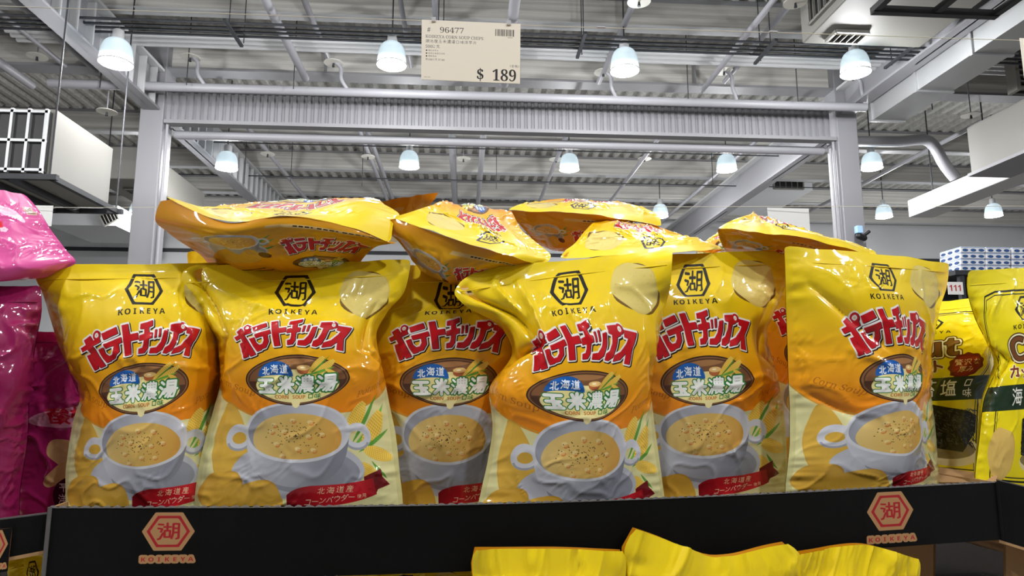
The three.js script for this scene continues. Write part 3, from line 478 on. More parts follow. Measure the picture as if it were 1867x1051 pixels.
const noriFront = canvasTexture(BW, BH, (c) => {
  c.fillStyle = '#f0dc12'; c.fillRect(0, 0, BW, BH);
  c.strokeStyle = '#15170f'; for (const [o, w] of [[0, 10], [18, 5]]) { c.lineWidth = w; c.beginPath(); c.moveTo(150 + o, 160 + o); c.lineTo(240, 160 + o - 24); c.lineTo(760, 136 + o); c.lineTo(850 - o, 160 + o); c.lineTo(860 - o, 1180 - o); c.lineTo(140 + o, 1180 - o); c.closePath(); c.stroke(); }
  hexLogo(c, 500, 232, 84, '#141210', '#f0dc12'); spaced(c, 'KOIKEYA', 500, 342, 34, 'bold 34px sans-serif', '#141210');
  c.font = 'bold 190px sans-serif'; c.textAlign = 'center'; c.lineJoin = 'round'; for (const [w, s] of [[44, '#5a3418'], [30, '#f4efc6'], [12, '#3c200e']]) { c.lineWidth = w; c.strokeStyle = s; c.strokeText('Cut', 500, 520); } c.fillStyle = '#7a4a24'; c.fillText('Cut', 500, 520);
  ['ka', 'tsu', 'to'].forEach((n, i) => { glyph(c, n, 320 + i * 92, 548, 86, 86, 30, '#f4efc6'); glyph(c, n, 320 + i * 92, 548, 86, 86, 17, '#7a3418'); });
  c.fillStyle = '#6d1712'; c.beginPath(); for (let i = 0; i <= 60; i++) { const a = i / 60 * 6.2832, r = 96 + 5 * Math.sin(a * 11); c.lineTo(702 + Math.cos(a) * r, 600 + Math.sin(a) * r * 0.92); } c.fill(); c.fillStyle = '#8a2018'; c.beginPath(); c.ellipse(702, 600, 80, 72, 0, 0, 7); c.fill();
  ['zhui', 'ze', 'na'].forEach((n, i) => glyph(c, n, 636 + i * 46, 552, 42, 44, 8, '#e8cf8a')); ['hou', 'mii'].forEach((n, i) => glyph(c, n, 660 + i * 46, 602, 42, 44, 8, '#e8cf8a'));
  c.fillStyle = '#1f3320'; c.fillRect(0, 676, BW, 150); ['hai', 'tai', 'yan'].forEach((n, i) => glyph(c, n, 310 + i * 138, 692, 112, 112, 9, '#f0efe2')); glyph(c, 'kou', 745, 690, 60, 56, 11, '#f0efe2'); glyph(c, 'wei', 745, 752, 62, 60, 9, '#f0efe2');
  c.fillStyle = '#e6d9a6'; c.beginPath(); c.ellipse(660, 1090, 240, 62, 0, 0, 7); c.fill(); c.fillStyle = '#8a7a4c'; c.beginPath(); c.ellipse(640, 1080, 215, 40, 0, 0, 7); c.fill();
  c.fillStyle = '#17170f'; poly(c, [[420, 880], [520, 846], [640, 868], [780, 890], [850, 920], [850, 1010], [760, 1090], [600, 1080], [430, 1060]]); c.fill();
  let s = 5; const r1 = () => (s = (s * 16807) % 2147483647) / 2147483647; for (let i = 0; i < 520; i++) { const x = 425 + r1() * 410, y = 880 + r1() * 180; c.strokeStyle = ['#2c2f1e', '#3d4430', '#0b0b06', '#55594a'][i % 4]; c.lineWidth = 2 + r1() * 4; c.beginPath(); c.moveTo(x, y); c.lineTo(x + r1() * 44 - 10, y + r1() * 22); c.stroke(); }
  chipShape(c, 230, 1050, 130, 130, 0.4, '#e2bf66', '#c79138');
});
const pinkPrint = (flavour) => canvasTexture(BW, BH, (c) => {
  c.fillStyle = flavour ? '#ad2468' : '#cb4a8f'; c.fillRect(0, 0, BW, BH);
  if (!flavour) {
    c.fillStyle = '#f2c3d9'; c.beginPath(); c.ellipse(760, 200, 120, 44, 0.75, 0, 7); c.fill();
    c.fillStyle = '#d61d30'; c.beginPath(); c.arc(590, 330, 100, 0, 7); c.fill(); glyph(c, 'mei', 536, 274, 104, 108, 10, '#f7e9e6');
    c.fillStyle = '#f6c6d8'; for (let i = 0; i < 5; i++) { c.beginPath(); c.arc(690 + Math.cos(i * 1.257) * 15, 380 + Math.sin(i * 1.257) * 15, 12, 0, 7); c.fill(); }
    c.fillStyle = '#b8a08a'; c.fillRect(880, 110, 70, 90); c.fillStyle = '#6a4a40'; for (let i = 0; i < 6; i++) c.fillRect(888, 118 + i * 13, 54, 6);
    return;
  }
  c.fillStyle = '#e9a3c3'; c.beginPath(); c.ellipse(520, 560, 300, 66, -0.12, 0, 7); c.fill(); ['suan', 'mei', 'kou', 'wei'].forEach((n, i) => glyph(c, n, 330 + i * 112, 508 - i * 12, 104, 104, 13, '#c8122c'));
  chipShape(c, 370, 800, 110, 90, 0.5, '#e6bf86', '#cf9658'); chipShape(c, 330, 950, 120, 52, -0.7, '#e3ba7e', '#c98f50');
  c.fillStyle = '#3a0f26'; c.beginPath(); c.ellipse(450, 1090, 150, 130, 0, 0, 7); c.fill(); [['ping', 345, 1000], ['qie', 420, 1000], ['yang', 340, 1076], ['taro', 415, 1076], ['pian', 490, 1076]].forEach(([n, x, y]) => glyph(c, n, x, y, 64, 64, 10, '#f4e8ee'));
});
const film = (map, extra = {}) => new THREE.MeshPhysicalMaterial({ map, roughness: 0.45, specularIntensity: 0.25, clearcoat: 0.8, clearcoatRoughness: 0.06, side: THREE.DoubleSide, ...extra });
const plainFilm = (color) => new THREE.MeshPhysicalMaterial({ color, roughness: 0.45, specularIntensity: 0.25, clearcoat: 0.8, clearcoatRoughness: 0.06, side: THREE.DoubleSide });
const FILM = { corn: film(cornFront), cornBack: film(cornBack), nori: film(noriFront), pink: film(pinkPrint(true)), pinkTop: film(pinkPrint(false)), pinkPlain: plainFilm('#8a174f'), noriPlain: plainFilm('#f0dc12'), cream: plainFilm('#dad59b') };

// ---------- the display line: a vertical plane through the front lip of the tray ----------
const LIPL = at(92, 925, 1.0), LIPR = onY(1816, 879, LIPL.y);
const LU = V(LIPR.x - LIPL.x, 0, LIPR.z - LIPL.z), LLEN = LU.length(); LU.normalize();
const LN = V(LU.z, 0, -LU.x); if (LN.z > 0) LN.negate();           // points to the back of the shelf
function Q(px, py, o) { const r = ray(px, py), c = camera.position; return r.multiplyScalar((LN.dot(LIPL) + o - LN.dot(c)) / LN.dot(r)).add(c); }

// monotone cubic through knots
function pchip(xs, ys) {
  const n = xs.length, h = [], d = [], m = [];
  for (let i = 0; i < n - 1; i++) { h[i] = xs[i + 1] - xs[i]; d[i] = (ys[i + 1] - ys[i]) / h[i]; }
  for (let i = 1; i < n - 1; i++) m[i] = d[i - 1] * d[i] <= 0 ? 0 : (h[i - 1] + h[i]) * 3 / ((2 * h[i] + h[i - 1]) / d[i - 1] + (h[i] + 2 * h[i - 1]) / d[i]);
  m[0] = n > 2 ? 1.5 * d[0] - 0.5 * m[1] : d[0]; m[n - 1] = n > 2 ? 1.5 * d[n - 2] - 0.5 * m[n - 2] : d[0];
  return (x) => {
    let i = 0; while (i < n - 2 && x > xs[i + 1]) i++;
    const t = (x - xs[i]) / h[i], a = t * t * (3 - 2 * t), b = t * (1 - t) * (1 - t), e = t * t * (t - 1);
    return ys[i] * (1 - a) + ys[i + 1] * a + h[i] * (b * m[i] + e * m[i + 1]);
  };
}
// rows: [print y, left x, y, o, middle x, y, o, right x, y, o]; o = metres behind the lip plane
function panelFn(rows, cols = [0, 490, 1000]) {
  const cy = rows.map((r) => r[0]), f = [];
  if (cols.length > 3) {
    for (let k = 1; k <= cols.length * 3; k++) f[k] = pchip(cy, rows.map((r) => r[k]));
    return (u, v) => Q(...[0, 1, 2].map((a) => pchip(cols, cols.map((_, i) => f[1 + i * 3 + a](v)))(u)));
  }
  for (let k = 1; k < 10; k++) f[k] = pchip(cy, rows.map((r) => r[k]));
  return (u, v) => {
    const px = pchip(cols, [f[1](v), f[4](v), f[7](v)])(u), py = pchip(cols, [f[2](v), f[5](v), f[8](v)])(u);
    const e = Math.abs(u - 500) / 500, flat = Math.min(1, Math.max(0, (e - 0.05) / 0.9)), B = 1 - Math.pow(flat, 2.3);
    const base = f[3](v) + (f[9](v) - f[3](v)) * u / 1000;
    return Q(px, py, base + (f[6](v) - (f[3](v) + f[9](v)) / 2) * B);
  };
}
function panelGeometry(fn, opt, origin, u0, u1, v0, v1, nu, nv, flip = false) {
  const P = [], UV = [], I = [], e = 4, rad = 26;
  for (let j = 0; j <= nv; j++) for (let i = 0; i <= nu; i++) {
    const v = v0 + (v1 - v0) * j / nv, ins = opt.square || v > rad ? 0 : rad - Math.sqrt(Math.max(0, rad * rad - (rad - v) ** 2));
    const u = Math.min(1000 - ins, Math.max(ins, u0 + (u1 - u0) * i / nu)), p = fn(u, v);
    const a = fn(Math.min(1000, u + e), v).sub(fn(Math.max(0, u - e), v)), b = fn(u, Math.min(opt.vmax, v + e)).sub(fn(u, Math.max(0, v - e))), n = a.cross(b).normalize();
    let d = 0;
    if (opt.wrinkle) {
      const edgeFade = Math.min(1, u / 40, (1000 - u) / 40), top = Math.min(1, Math.max(0.12, (v - 60) / 90)), k = opt.seed * 7.3;
      const r = (x, y, w) => Math.pow(1 - Math.abs(noise3(x, y, w)), 5);
      const wx = u + 60 * noise3(u / 260, v / 260, k + 3), wy = v + 60 * noise3(u / 260, v / 260, k + 5);
      const patch = Math.max(0, noise3(u / 300, v / 260, k + 70) + 0.25);
      d += 0.0032 * noise3(u / 330, v / 330, k) + 0.0034 * Math.pow(r(wx / 420, wy / 330, k + 9), 1.8) + 0.0034 * patch * Math.pow(r(wx / 170, wy / 210, k + 20), 1.7) + 0.0017 * patch * r(wx / 62, wy / 80, k + 30);
      d += 0.0005 * noise3(u / 38, v / 16, k + 33) * Math.max(0, 1 - Math.abs(v - 130) / 70);
      const side = Math.max(0, 1 - Math.min(u, 1000 - u) / 230);            // gathered folds that start at the side seals
      d += side * side * 0.004 * noise3(u / 420, v / 55, k + 40);
      d *= edgeFade * (opt.loose ? 1 : top) * opt.wrinkle * (1 - 0.4 * Math.min(1, Math.max(0, (v - 600) / 150)));
    }
    d += 0.0025 * noise3(u / 210, 0, (opt.waveSeed ?? opt.seed) * 7.3 + 50) * Math.max(0, 1 - v / 160);   // waviness of the top seal
    const fade = opt.backSide ? Math.max(0, 1 - Math.max(0, v - 78) / 120) : 1;
    for (const [x0, y0, x1, y1, w, amp] of opt.creases ?? []) {
      const dx = x1 - x0, dy = y1 - y0, t = Math.min(1, Math.max(0, ((u - x0) * dx + (v - y0) * dy) / (dx * dx + dy * dy))), q = Math.hypot(u - x0 - dx * t, v - y0 - dy * t);
      d -= 1.5 * fade * amp * Math.exp(-q / (w * 0.7)) * Math.sin(Math.PI * (0.15 + 0.7 * t));
    }
    p.addScaledVector(n, -d * (opt.sign ?? 1)).sub(origin); P.push(p.x, p.y, p.z); UV.push(flip ? 1 - u / 1000 : u / 1000, 1 - v / BH);
  }
  for (let j = 0; j < nv; j++) for (let i = 0; i < nu; i++) { const a = j * (nu + 1) + i, b = a + 1, c = a + nu + 1, d = c + 1; I.push(a, c, b, b, c, d); }
  const g = new THREE.BufferGeometry(); g.setAttribute('position', new THREE.Float32BufferAttribute(P, 3)); g.setAttribute('uv', new THREE.Float32BufferAttribute(UV, 2)); g.setIndex(I); g.computeVertexNormals();
  return g;
}
// a pouch: front panel, back panel, the flat sealed top band and the bottom gusset
function pouch(label, group, rows, opt) {
  const vmax = rows[rows.length - 1][0]; opt = { vmax, wrinkle: 1, seed: 1, depth: 0.07, cols: rows[0].length > 10 ? WRAP : undefined, ...opt };
  const fn = panelFn(rows, opt.cols), base = fn(500, vmax), g = thing('chip_bag', label, 'snack bag', base, group), seal = 78;
  part(g, 'front_panel', panelGeometry(fn, opt, base, 0, 1000, seal, vmax, 104, 140), opt.front);
  part(g, 'top_seal', panelGeometry(fn, opt, base, 0, 1000, 0, seal, 104, 10), opt.front);
  let bf;
  if (opt.backRows) { const f = panelFn(opt.backRows, opt.cols); bf = f; }
  else bf = (u, v) => {
    const L = fn(0, v), R = fn(1000, v), e = Math.abs(u - 500) / 500, B = 1 - Math.pow(e, 2.3), T = Math.min(1, Math.max(0, (v - seal) / 500));
    const p = v < seal + 30 ? fn(u, v) : L.lerp(R, u / 1000), mix = v < seal + 30 ? 0 : Math.min(1, (v - seal - 30) / 200);
    return (mix < 1 ? fn(u, v).lerp(p, mix) : p).addScaledVector(LN, (opt.gap ?? 0.0015) + opt.depth * B * T * (2 - T));
  };
  const bmax = opt.backRows ? opt.backRows[opt.backRows.length - 1][0] : vmax;
  part(g, 'back_panel', panelGeometry(bf, { ...opt, vmax: bmax, wrinkle: opt.backRows ? opt.wrinkle : 0, creases: opt.backRows ? undefined : opt.creases, seed: opt.seed + 50, waveSeed: opt.seed, backSide: true, sign: 1 }, base, 0, 1000, 0, bmax, opt.backRows ? 72 : 24, opt.backRows ? 60 : 30, true), opt.back ?? FILM.corn);
  if (!opt.backRows) { // gusset between the two lower hems
    const P = [], I = [], n = 24; for (let i = 0; i <= n; i++) { const u = 1000 * i / n, a = fn(u, vmax).sub(base), b = bf(u, vmax).sub(base); P.push(a.x, a.y, a.z, b.x, b.y, b.z); if (i < n) I.push(i * 2, i * 2 + 1, i * 2 + 2, i * 2 + 1, i * 2 + 3, i * 2 + 2); }
    const q = new THREE.BufferGeometry(); q.setAttribute('position', new THREE.Float32BufferAttribute(P, 3)); q.setIndex(I); q.computeVertexNormals(); part(g, 'bottom_gusset', q, opt.gusset ?? FILM.cream);
  }
  if (opt.zip !== false) { // pressed zip ridge under the seal
    const pts = []; for (let i = 0; i <= 30; i++) pts.push(fn(25 + 950 * i / 30, 92).addScaledVector(LN, opt.zipLift ?? -0.0002).sub(base));
    part(g, 'zip_ridge', tube(pts, 0.0011, 60, 6), opt.plain ?? FILM.zip);
  }
  return g;
}
FILM.zip = plainFilm('#f0d017');
// [print y, Lx, Ly, Mx, My, Rx, Ry, edge o, middle o] -> full rows; an optional last number is the right edge o
// full bags bulge so that the print wraps round the sides: columns 120 and 880 form the outline and the side seals tuck in behind (tl, tr = how far)
const WRAP = [0, 120, 490, 880, 1000], ease = (a, b, x) => { const t = Math.min(1, Math.max(0, (x - a) / (b - a))); return t * t * (3 - 2 * t); }, mixN = (a, b, t) => a + (b - a) * t;
const stand = (list, tl = 1, tr = 1) => list.map(([v, lx, ly, mx, my, rx, ry, oe, om, or = oe]) => {
  const k = 0.62 * ease(150, 330, v) * (1 - 0.95 * ease(560, 780, v)), a = k * tl, b = k * tr, s = 120 / 490, t = 120 / 510;
  return [v, mixN(lx, lx + 9, a), ly, oe + 0.035 * a, mixN(mixN(lx, mx, s), lx, a), mixN(ly, my, s * (1 - a)), mixN(mixN(oe, om, 0.5), mixN(oe, om, 0.3), a), mx, my, om,
    mixN(mixN(rx, mx, t), rx, b), mixN(ry, my, t * (1 - b)), mixN(mixN(or, om, 0.5), mixN(or, om, 0.3), b), mixN(rx, rx - 9, b), ry, or + 0.035 * b];
});
const CORN = { front: FILM.corn, back: FILM.cornBack };
pouch('corn soup chip bag standing leftmost in the front row, next to the pink bags', 'standing corn soup bags', stand([
  [0, 62, 481, 258, 482, 455, 478, 0.1, 0.1, 0.16], [60, 62, 498, 262, 496, 450, 494, 0.1, 0.095, 0.16], [140, 76, 532, 264, 530, 440, 526, 0.1, 0.06, 0.16], [252, 90, 590, 260, 573, 420, 568, 0.1, 0.03, 0.16], [350, 106, 645, 262, 624, 408, 612, 0.1, 0.015, 0.16],
  [560, 138, 722, 256, 709, 405, 695, 0.09, 0.01, 0.15], [700, 130, 775, 255, 765, 410, 748, 0.08, 0.008, 0.14], [820, 124, 822, 256, 812, 414, 800, 0.07, 0.008, 0.13], [1000, 119, 872, 256, 872, 418, 862, 0.06, 0.012, 0.12], [1177, 119, 925, 256, 930, 420, 925, 0.05, 0.02, 0.11], [1330, 122, 985, 256, 990, 420, 985, 0.05, 0.03, 0.11]]),
  { ...CORN, seed: 2, creases: [[40, 200, 160, 560, 30, 0.008], [200, 420, 40, 600, 26, 0.006], [560, 250, 800, 480, 14, 0.003]] });
pouch('corn soup chip bag with fully visible soup bowl, second from left in the front row', 'standing corn soup bags', stand([
  [0, 348, 484, 545, 481, 748, 473, 0.1, 0.1], [50, 332, 500, 542, 494, 748, 486, 0.09, 0.09], [95, 330, 518, 540, 512, 745, 503, 0.085, 0.075], [140, 336, 540, 539, 533, 738, 530, 0.085, 0.055], [252, 366, 585, 535, 573, 708, 572, 0.08, 0.02], [350, 390, 622, 530, 610, 692, 612, 0.075, 0.0],
  [560, 396, 695, 537, 696, 706, 685, 0.07, -0.01], [700, 388, 745, 537, 748, 712, 738, 0.065, -0.01], [820, 374, 800, 539, 793, 722, 795, 0.06, -0.008], [1000, 360, 865, 541, 864, 729, 862, 0.05, -0.004], [1177, 354, 926, 542, 928, 735, 924, 0.045, 0.002], [1330, 356, 985, 542, 990, 736, 980, 0.045, 0.01]]),
  { ...CORN, seed: 9, creases: [[60, 30, 170, 330, 22, 0.012], [170, 330, 40, 470, 20, 0.008], [880, 200, 800, 420, 24, 0.01], [800, 420, 960, 520, 20, 0.006], [150, 120, 420, 240, 26, -0.004]] });
pouch('shaded corn soup chip bag set back between two front bags under a lying bag', 'standing corn soup bags', stand([
  [0, 640, 482, 822, 484, 1000, 478, 0.17, 0.17], [95, 642, 518, 824, 515, 998, 510, 0.165, 0.15], [140, 648, 552, 824, 548, 994, 540, 0.16, 0.13], [252, 655, 585, 818, 572, 985, 565, 0.16, 0.11], [350, 668, 622, 821, 614, 972, 608, 0.16, 0.1],
  [560, 672, 700, 820, 700, 966, 690, 0.16, 0.095], [700, 670, 748, 818, 750, 966, 738, 0.16, 0.095], [820, 666, 800, 815, 800, 966, 790, 0.16, 0.095], [1000, 662, 862, 815, 866, 968, 856, 0.15, 0.1], [1177, 658, 918, 815, 922, 972, 912, 0.15, 0.11], [1330, 660, 975, 815, 980, 972, 970, 0.15, 0.11]]),
  { ...CORN, seed: 14 });
pouch('corn soup chip bag with bent-over left corner, in the middle of the front row', 'standing corn soup bags', stand([
  [0, 880, 489, 1052, 473, 1226, 457, 0.075, 0.085], [45, 838, 516, 1040, 486, 1226, 466, 0.05, 0.08], [95, 829, 535, 1036, 504, 1225, 484, 0.04, 0.07], [140, 846, 556, 1038, 530, 1223, 515, 0.045, 0.05], [252, 910, 596, 1046, 573, 1216, 562, 0.07, 0.02], [350, 928, 640, 1068, 632, 1206, 622, 0.07, 0.0],
  [560, 886, 716, 1068, 726, 1193, 712, 0.07, -0.012], [700, 896, 778, 1068, 778, 1194, 765, 0.065, -0.012], [820, 890, 835, 1068, 832, 1200, 820, 0.06, -0.008], [1000, 877, 895, 1066, 895, 1208, 880, 0.05, 0.0], [1177, 868, 945, 1060, 955, 1214, 935, 0.045, 0.008], [1330, 868, 995, 1060, 1005, 1214, 985, 0.045, 0.012]]),
  { ...CORN, seed: 23, creases: [[40, 70, 280, 330, 22, 0.014], [290, 330, 60, 390, 16, 0.02], [270, 90, 320, 400, 16, -0.011], [150, 40, 230, 230, 14, -0.007], [820, 380, 980, 560, 24, 0.007]] });
pouch('corn soup chip bag set back, right of the bent-corner bag, its first letter hidden', 'standing corn soup bags', stand([
  [0, 1098, 472, 1266, 462, 1440, 456, 0.15, 0.15], [95, 1098, 500, 1265, 490, 1436, 482, 0.145, 0.13], [140, 1100, 526, 1264, 518, 1434, 510, 0.14, 0.11], [252, 1106, 565, 1268, 555, 1424, 552, 0.14, 0.09], [350, 1116, 615, 1280, 605, 1404, 602, 0.14, 0.08],
  [560, 1130, 706, 1289, 700, 1424, 688, 0.14, 0.075], [700, 1130, 750, 1290, 748, 1428, 735, 0.14, 0.075], [820, 1126, 795, 1290, 790, 1432, 780, 0.135, 0.075], [1000, 1120, 858, 1290, 854, 1436, 845, 0.13, 0.08], [1177, 1118, 910, 1290, 906, 1438, 898, 0.13, 0.09], [1330, 1118, 965, 1290, 962, 1438, 955, 0.13, 0.09]], 0.6, 1),
  { ...CORN, seed: 31, creases: [[920, 230, 800, 440, 22, 0.012], [800, 440, 980, 520, 22, 0.008]] });
pouch('corn soup chip bag turned to the right, rightmost in the front row', 'standing corn soup bags', stand([
  [0, 1429, 449, 1590, 462, 1731, 480, 0.03, 0.06, 0.12], [95, 1431, 478, 1608, 488, 1730, 498, 0.03, 0.045, 0.12], [140, 1432, 500, 1612, 508, 1727, 520, 0.03, 0.035, 0.12], [252, 1433, 548, 1622, 546, 1718, 556, 0.035, 0.02, 0.12], [350, 1435, 605, 1637, 602, 1708, 610, 0.04, 0.015, 0.12],
  [560, 1438, 698, 1650, 694, 1700, 695, 0.04, 0.01, 0.12], [700, 1440, 750, 1650, 742, 1702, 740, 0.04, 0.01, 0.12], [820, 1440, 800, 1648, 790, 1706, 785, 0.035, 0.01, 0.11], [1000, 1436, 852, 1645, 846, 1710, 840, 0.03, 0.012, 0.1], [1177, 1432, 896, 1640, 888, 1713, 882, 0.03, 0.02, 0.1], [1330, 1432, 945, 1640, 940, 1713, 932, 0.03, 0.025, 0.1]], 0, 0.7),
  { ...CORN, seed: 44, depth: 0.06, creases: [[120, 180, 420, 420, 28, 0.009], [60, 600, 300, 760, 22, 0.006], [250, 420, 420, 500, 18, -0.005]] });
// bags lying on top, sealed ends toward the viewer, undersides in view
pouch('corn soup chip bag lying on top at left, underside with small soup bowl toward viewer', 'lying corn soup bags', [[0, 712, 446, 0.06, 640, 415, 0.02, 520, 394, -0.01, 425, 406, 0.0, 297, 356, 0.06], [78, 716, 412, 0.09, 650, 396, 0.05, 530, 392, 0.03, 430, 400, 0.04, 330, 366, 0.09], [200, 728, 392, 0.13, 660, 378, 0.1, 535, 389, 0.07, 440, 390, 0.08, 362, 376, 0.13], [300, 700, 372, 0.17, 650, 368, 0.14, 540, 382, 0.12, 445, 380, 0.12, 385, 378, 0.16], [430, 690, 364, 0.22, 640, 363, 0.2, 548, 371, 0.18, 450, 373, 0.18, 405, 377, 0.21], [620, 675, 362, 0.3, 630, 363, 0.28, 552, 366, 0.27, 460, 371, 0.27, 420, 376, 0.3], [900, 660, 372, 0.42, 620, 372, 0.4, 550, 374, 0.4, 470, 378, 0.4, 440, 384, 0.42]],
  { ...CORN, seed: 52, zip: false, wrinkle: 0.8, cols: [0, 180, 490, 760, 1000], backRows: [[0, 712, 446, 0.062, 640, 415, 0.022, 520, 394, -0.008, 425, 406, 0.002, 297, 356, 0.062], [78, 722, 444, 0.07, 640, 425, 0.02, 515, 408, -0.01, 418, 418, -0.005, 283, 398, 0.07], [200, 692, 448, 0.09, 625, 437, 0.03, 512, 428, 0.0, 418, 432, 0.0, 306, 424, 0.09], [420, 660, 474, 0.13, 610, 474, 0.07, 520, 472, 0.03, 440, 474, 0.05, 366, 466, 0.13], [700, 645, 500, 0.2, 600, 500, 0.14, 520, 500, 0.12, 450, 500, 0.14, 395, 495, 0.2], [1000, 630, 480, 0.4, 600, 480, 0.38, 530, 480, 0.38, 470, 480, 0.39, 430, 480, 0.4]] });
pouch('corn soup chip bag lying behind, its orange sealed edge sticking up between two lying bags', 'lying corn soup bags', [
  [0, 800, 350, 0.22, 730, 362, 0.2, 650, 376, 0.22], [78, 790, 366, 0.23, 728, 378, 0.22, 655, 390, 0.23], [200, 770, 392, 0.27, 725, 398, 0.25, 660, 405, 0.27], [600, 740, 430, 0.36, 720, 430, 0.34, 670, 435, 0.36]],
  { front: FILM.cornBack, back: FILM.corn, seed: 57, zip: false, wrinkle: 0.6 });
pouch('corn soup chip bag lying tilted on top in the middle, upside-down hexagon logo facing up', 'lying corn soup bags', [
  [0, 985, 484, 0.09, 866, 449, 0.03, 714, 396, 0.09], [70, 1002, 474, 0.1, 880, 443, 0.06, 738, 390, 0.1], [140, 1004, 466, 0.12, 898, 437, 0.09, 760, 383, 0.12], [252, 975, 440, 0.16, 892, 422, 0.12, 775, 378, 0.16], [370, 950, 418, 0.2, 876, 402, 0.16, 788, 374, 0.2], [560, 932, 386, 0.28, 862, 376, 0.25, 800, 369, 0.28], [800, 925, 390, 0.4, 862, 380, 0.38, 810, 374, 0.4]],
  { ...CORN, seed: 63, zip: false, backRows: [
    [0, 985, 484, 0.092, 866, 449, 0.032, 714, 396, 0.092], [78, 960, 488, 0.1, 850, 462, 0.04, 704, 416, 0.1], [220, 935, 494, 0.12, 830, 486, 0.05, 726, 440, 0.12], [420, 905, 510, 0.16, 830, 516, 0.09, 765, 492, 0.16], [700, 890, 520, 0.28, 835, 520, 0.22, 780, 510, 0.28], [1000, 900, 480, 0.4, 845, 480, 0.38, 790, 470, 0.4]] });
pouch('corn soup chip bag lying farthest back on top, dark underside above the gap', 'lying corn soup bags', [
  [0, 1206, 414, 0.28, 1060, 390, 0.24, 926, 384, 0.28], [78, 1204, 400, 0.3, 1060, 381, 0.27, 935, 378, 0.3], [200, 1190, 386, 0.34, 1065, 372, 0.32, 950, 372, 0.34], [500, 1140, 372, 0.44, 1065, 366, 0.42, 990, 368, 0.44], [800, 1120, 378, 0.5, 1065, 372, 0.5, 1000, 374, 0.5]],
  { ...CORN, seed: 71, zip: false, backRows: [
    [0, 1206, 414, 0.281, 1060, 390, 0.241, 926, 384, 0.281], [100, 1190, 424, 0.29, 1050, 402, 0.26, 935, 396, 0.29], [300, 1150, 440, 0.33, 1045, 430, 0.29, 960, 424, 0.33], [600, 1110, 460, 0.4, 1040, 460, 0.36, 985, 450, 0.4], [900, 1110, 440, 0.5, 1050, 440, 0.49, 1000, 430, 0.5]] });
pouch('corn soup chip bag lying on top right of middle, upside-down letters facing up', 'lying corn soup bags', [
  [0, 1316, 455, 0.16, 1186, 464, 0.1, 1020, 472, 0.16], [78, 1312, 450, 0.17, 1190, 452, 0.13, 1030, 458, 0.17], [140, 1296, 444, 0.19, 1192, 440, 0.15, 1046, 446, 0.19], [252, 1262, 436, 0.22, 1176, 428, 0.18, 1066, 422, 0.22], [370, 1240, 428, 0.25, 1160, 414, 0.21, 1082, 406, 0.25], [560, 1200, 414, 0.32, 1150, 404, 0.29, 1096, 398, 0.32], [800, 1190, 418, 0.42, 1150, 408, 0.4, 1106, 402, 0.42]],
  { ...CORN, seed: 77, zip: false });
pouch('corn soup chip bag slumped on top at right, folded sealed edge toward viewer', 'lying corn soup bags', [
  [0, 1600, 470, 0.1, 1440, 430, 0.07, 1308, 417, 0.13], [78, 1596, 459, 0.12, 1440, 419, 0.1, 1322, 408, 0.15], [200, 1560, 448, 0.17, 1425, 412, 0.15, 1345, 398, 0.18], [420, 1490, 434, 0.25, 1408, 403, 0.23, 1368, 391, 0.25], [700, 1440, 428, 0.34, 1400, 404, 0.33, 1372, 394, 0.34], [950, 1430, 440, 0.4, 1398, 420, 0.4, 1370, 410, 0.4]],
  { ...CORN, seed: 83, zip: false, wrinkle: 1.3, backRows: [
    [0, 1600, 470, 0.102, 1440, 430, 0.072, 1308, 417, 0.132], [120, 1560, 480, 0.12, 1430, 444, 0.11, 1310, 428, 0.14], [320, 1500, 485, 0.16, 1410, 460, 0.15, 1318, 450, 0.17], [600, 1460, 490, 0.26, 1400, 470, 0.25, 1330, 465, 0.26], [950, 1440, 470, 0.4, 1400, 450, 0.39, 1350, 440, 0.4]] });
pouch('corn soup chip bag barely showing behind, small green leaf print beside the slumped bag', 'lying corn soup bags', [
  [0, 1390, 440, 0.4, 1340, 412, 0.4, 1300, 432, 0.4], [300, 1400, 450, 0.36, 1330, 425, 0.36, 1280, 445, 0.36], [700, 1400, 470, 0.34, 1330, 460, 0.33, 1270, 462, 0.34], [1000, 1400, 500, 0.34, 1330, 500, 0.33, 1270, 500, 0.34]],
  { ...CORN, seed: 85, zip: false });
pouch('corn soup chip bag corner peeking out behind the two leftmost front bags', 'standing corn soup bags', stand([
  [0, 340, 458, 500, 462, 650, 466, 0.24, 0.24], [300, 340, 560, 500, 565, 650, 570, 0.25, 0.2], [800, 345, 760, 500, 765, 650, 765, 0.25, 0.19], [1330, 345, 950, 500, 955, 650, 950, 0.25, 0.19]]), { ...CORN, seed: 88, depth: 0.08 });
for (const [a, b, y, s, w] of [[1375, 1600, 474, 151, 'in the dark gap between the two right front bags'], [690, 900, 490, 153, 'behind the shaded bag under the tilted lying bag']])  // filler bags added to block background light showing through the gaps
  pouch(`added filler chip bag standing ${w}`, 'standing corn soup bags', stand([[0, a, y, (a + b) / 2, y, b, y, 0.3, 0.3], [300, a, y + 90, (a + b) / 2, y + 90, b, y + 90, 0.31, 0.28], [800, a, y + 250, (a + b) / 2, y + 250, b, y + 250, 0.31, 0.27], [1330, a, y + 410, (a + b) / 2, y + 410, b, y + 410, 0.31, 0.27]]), { ...CORN, seed: s, depth: 0.06 });
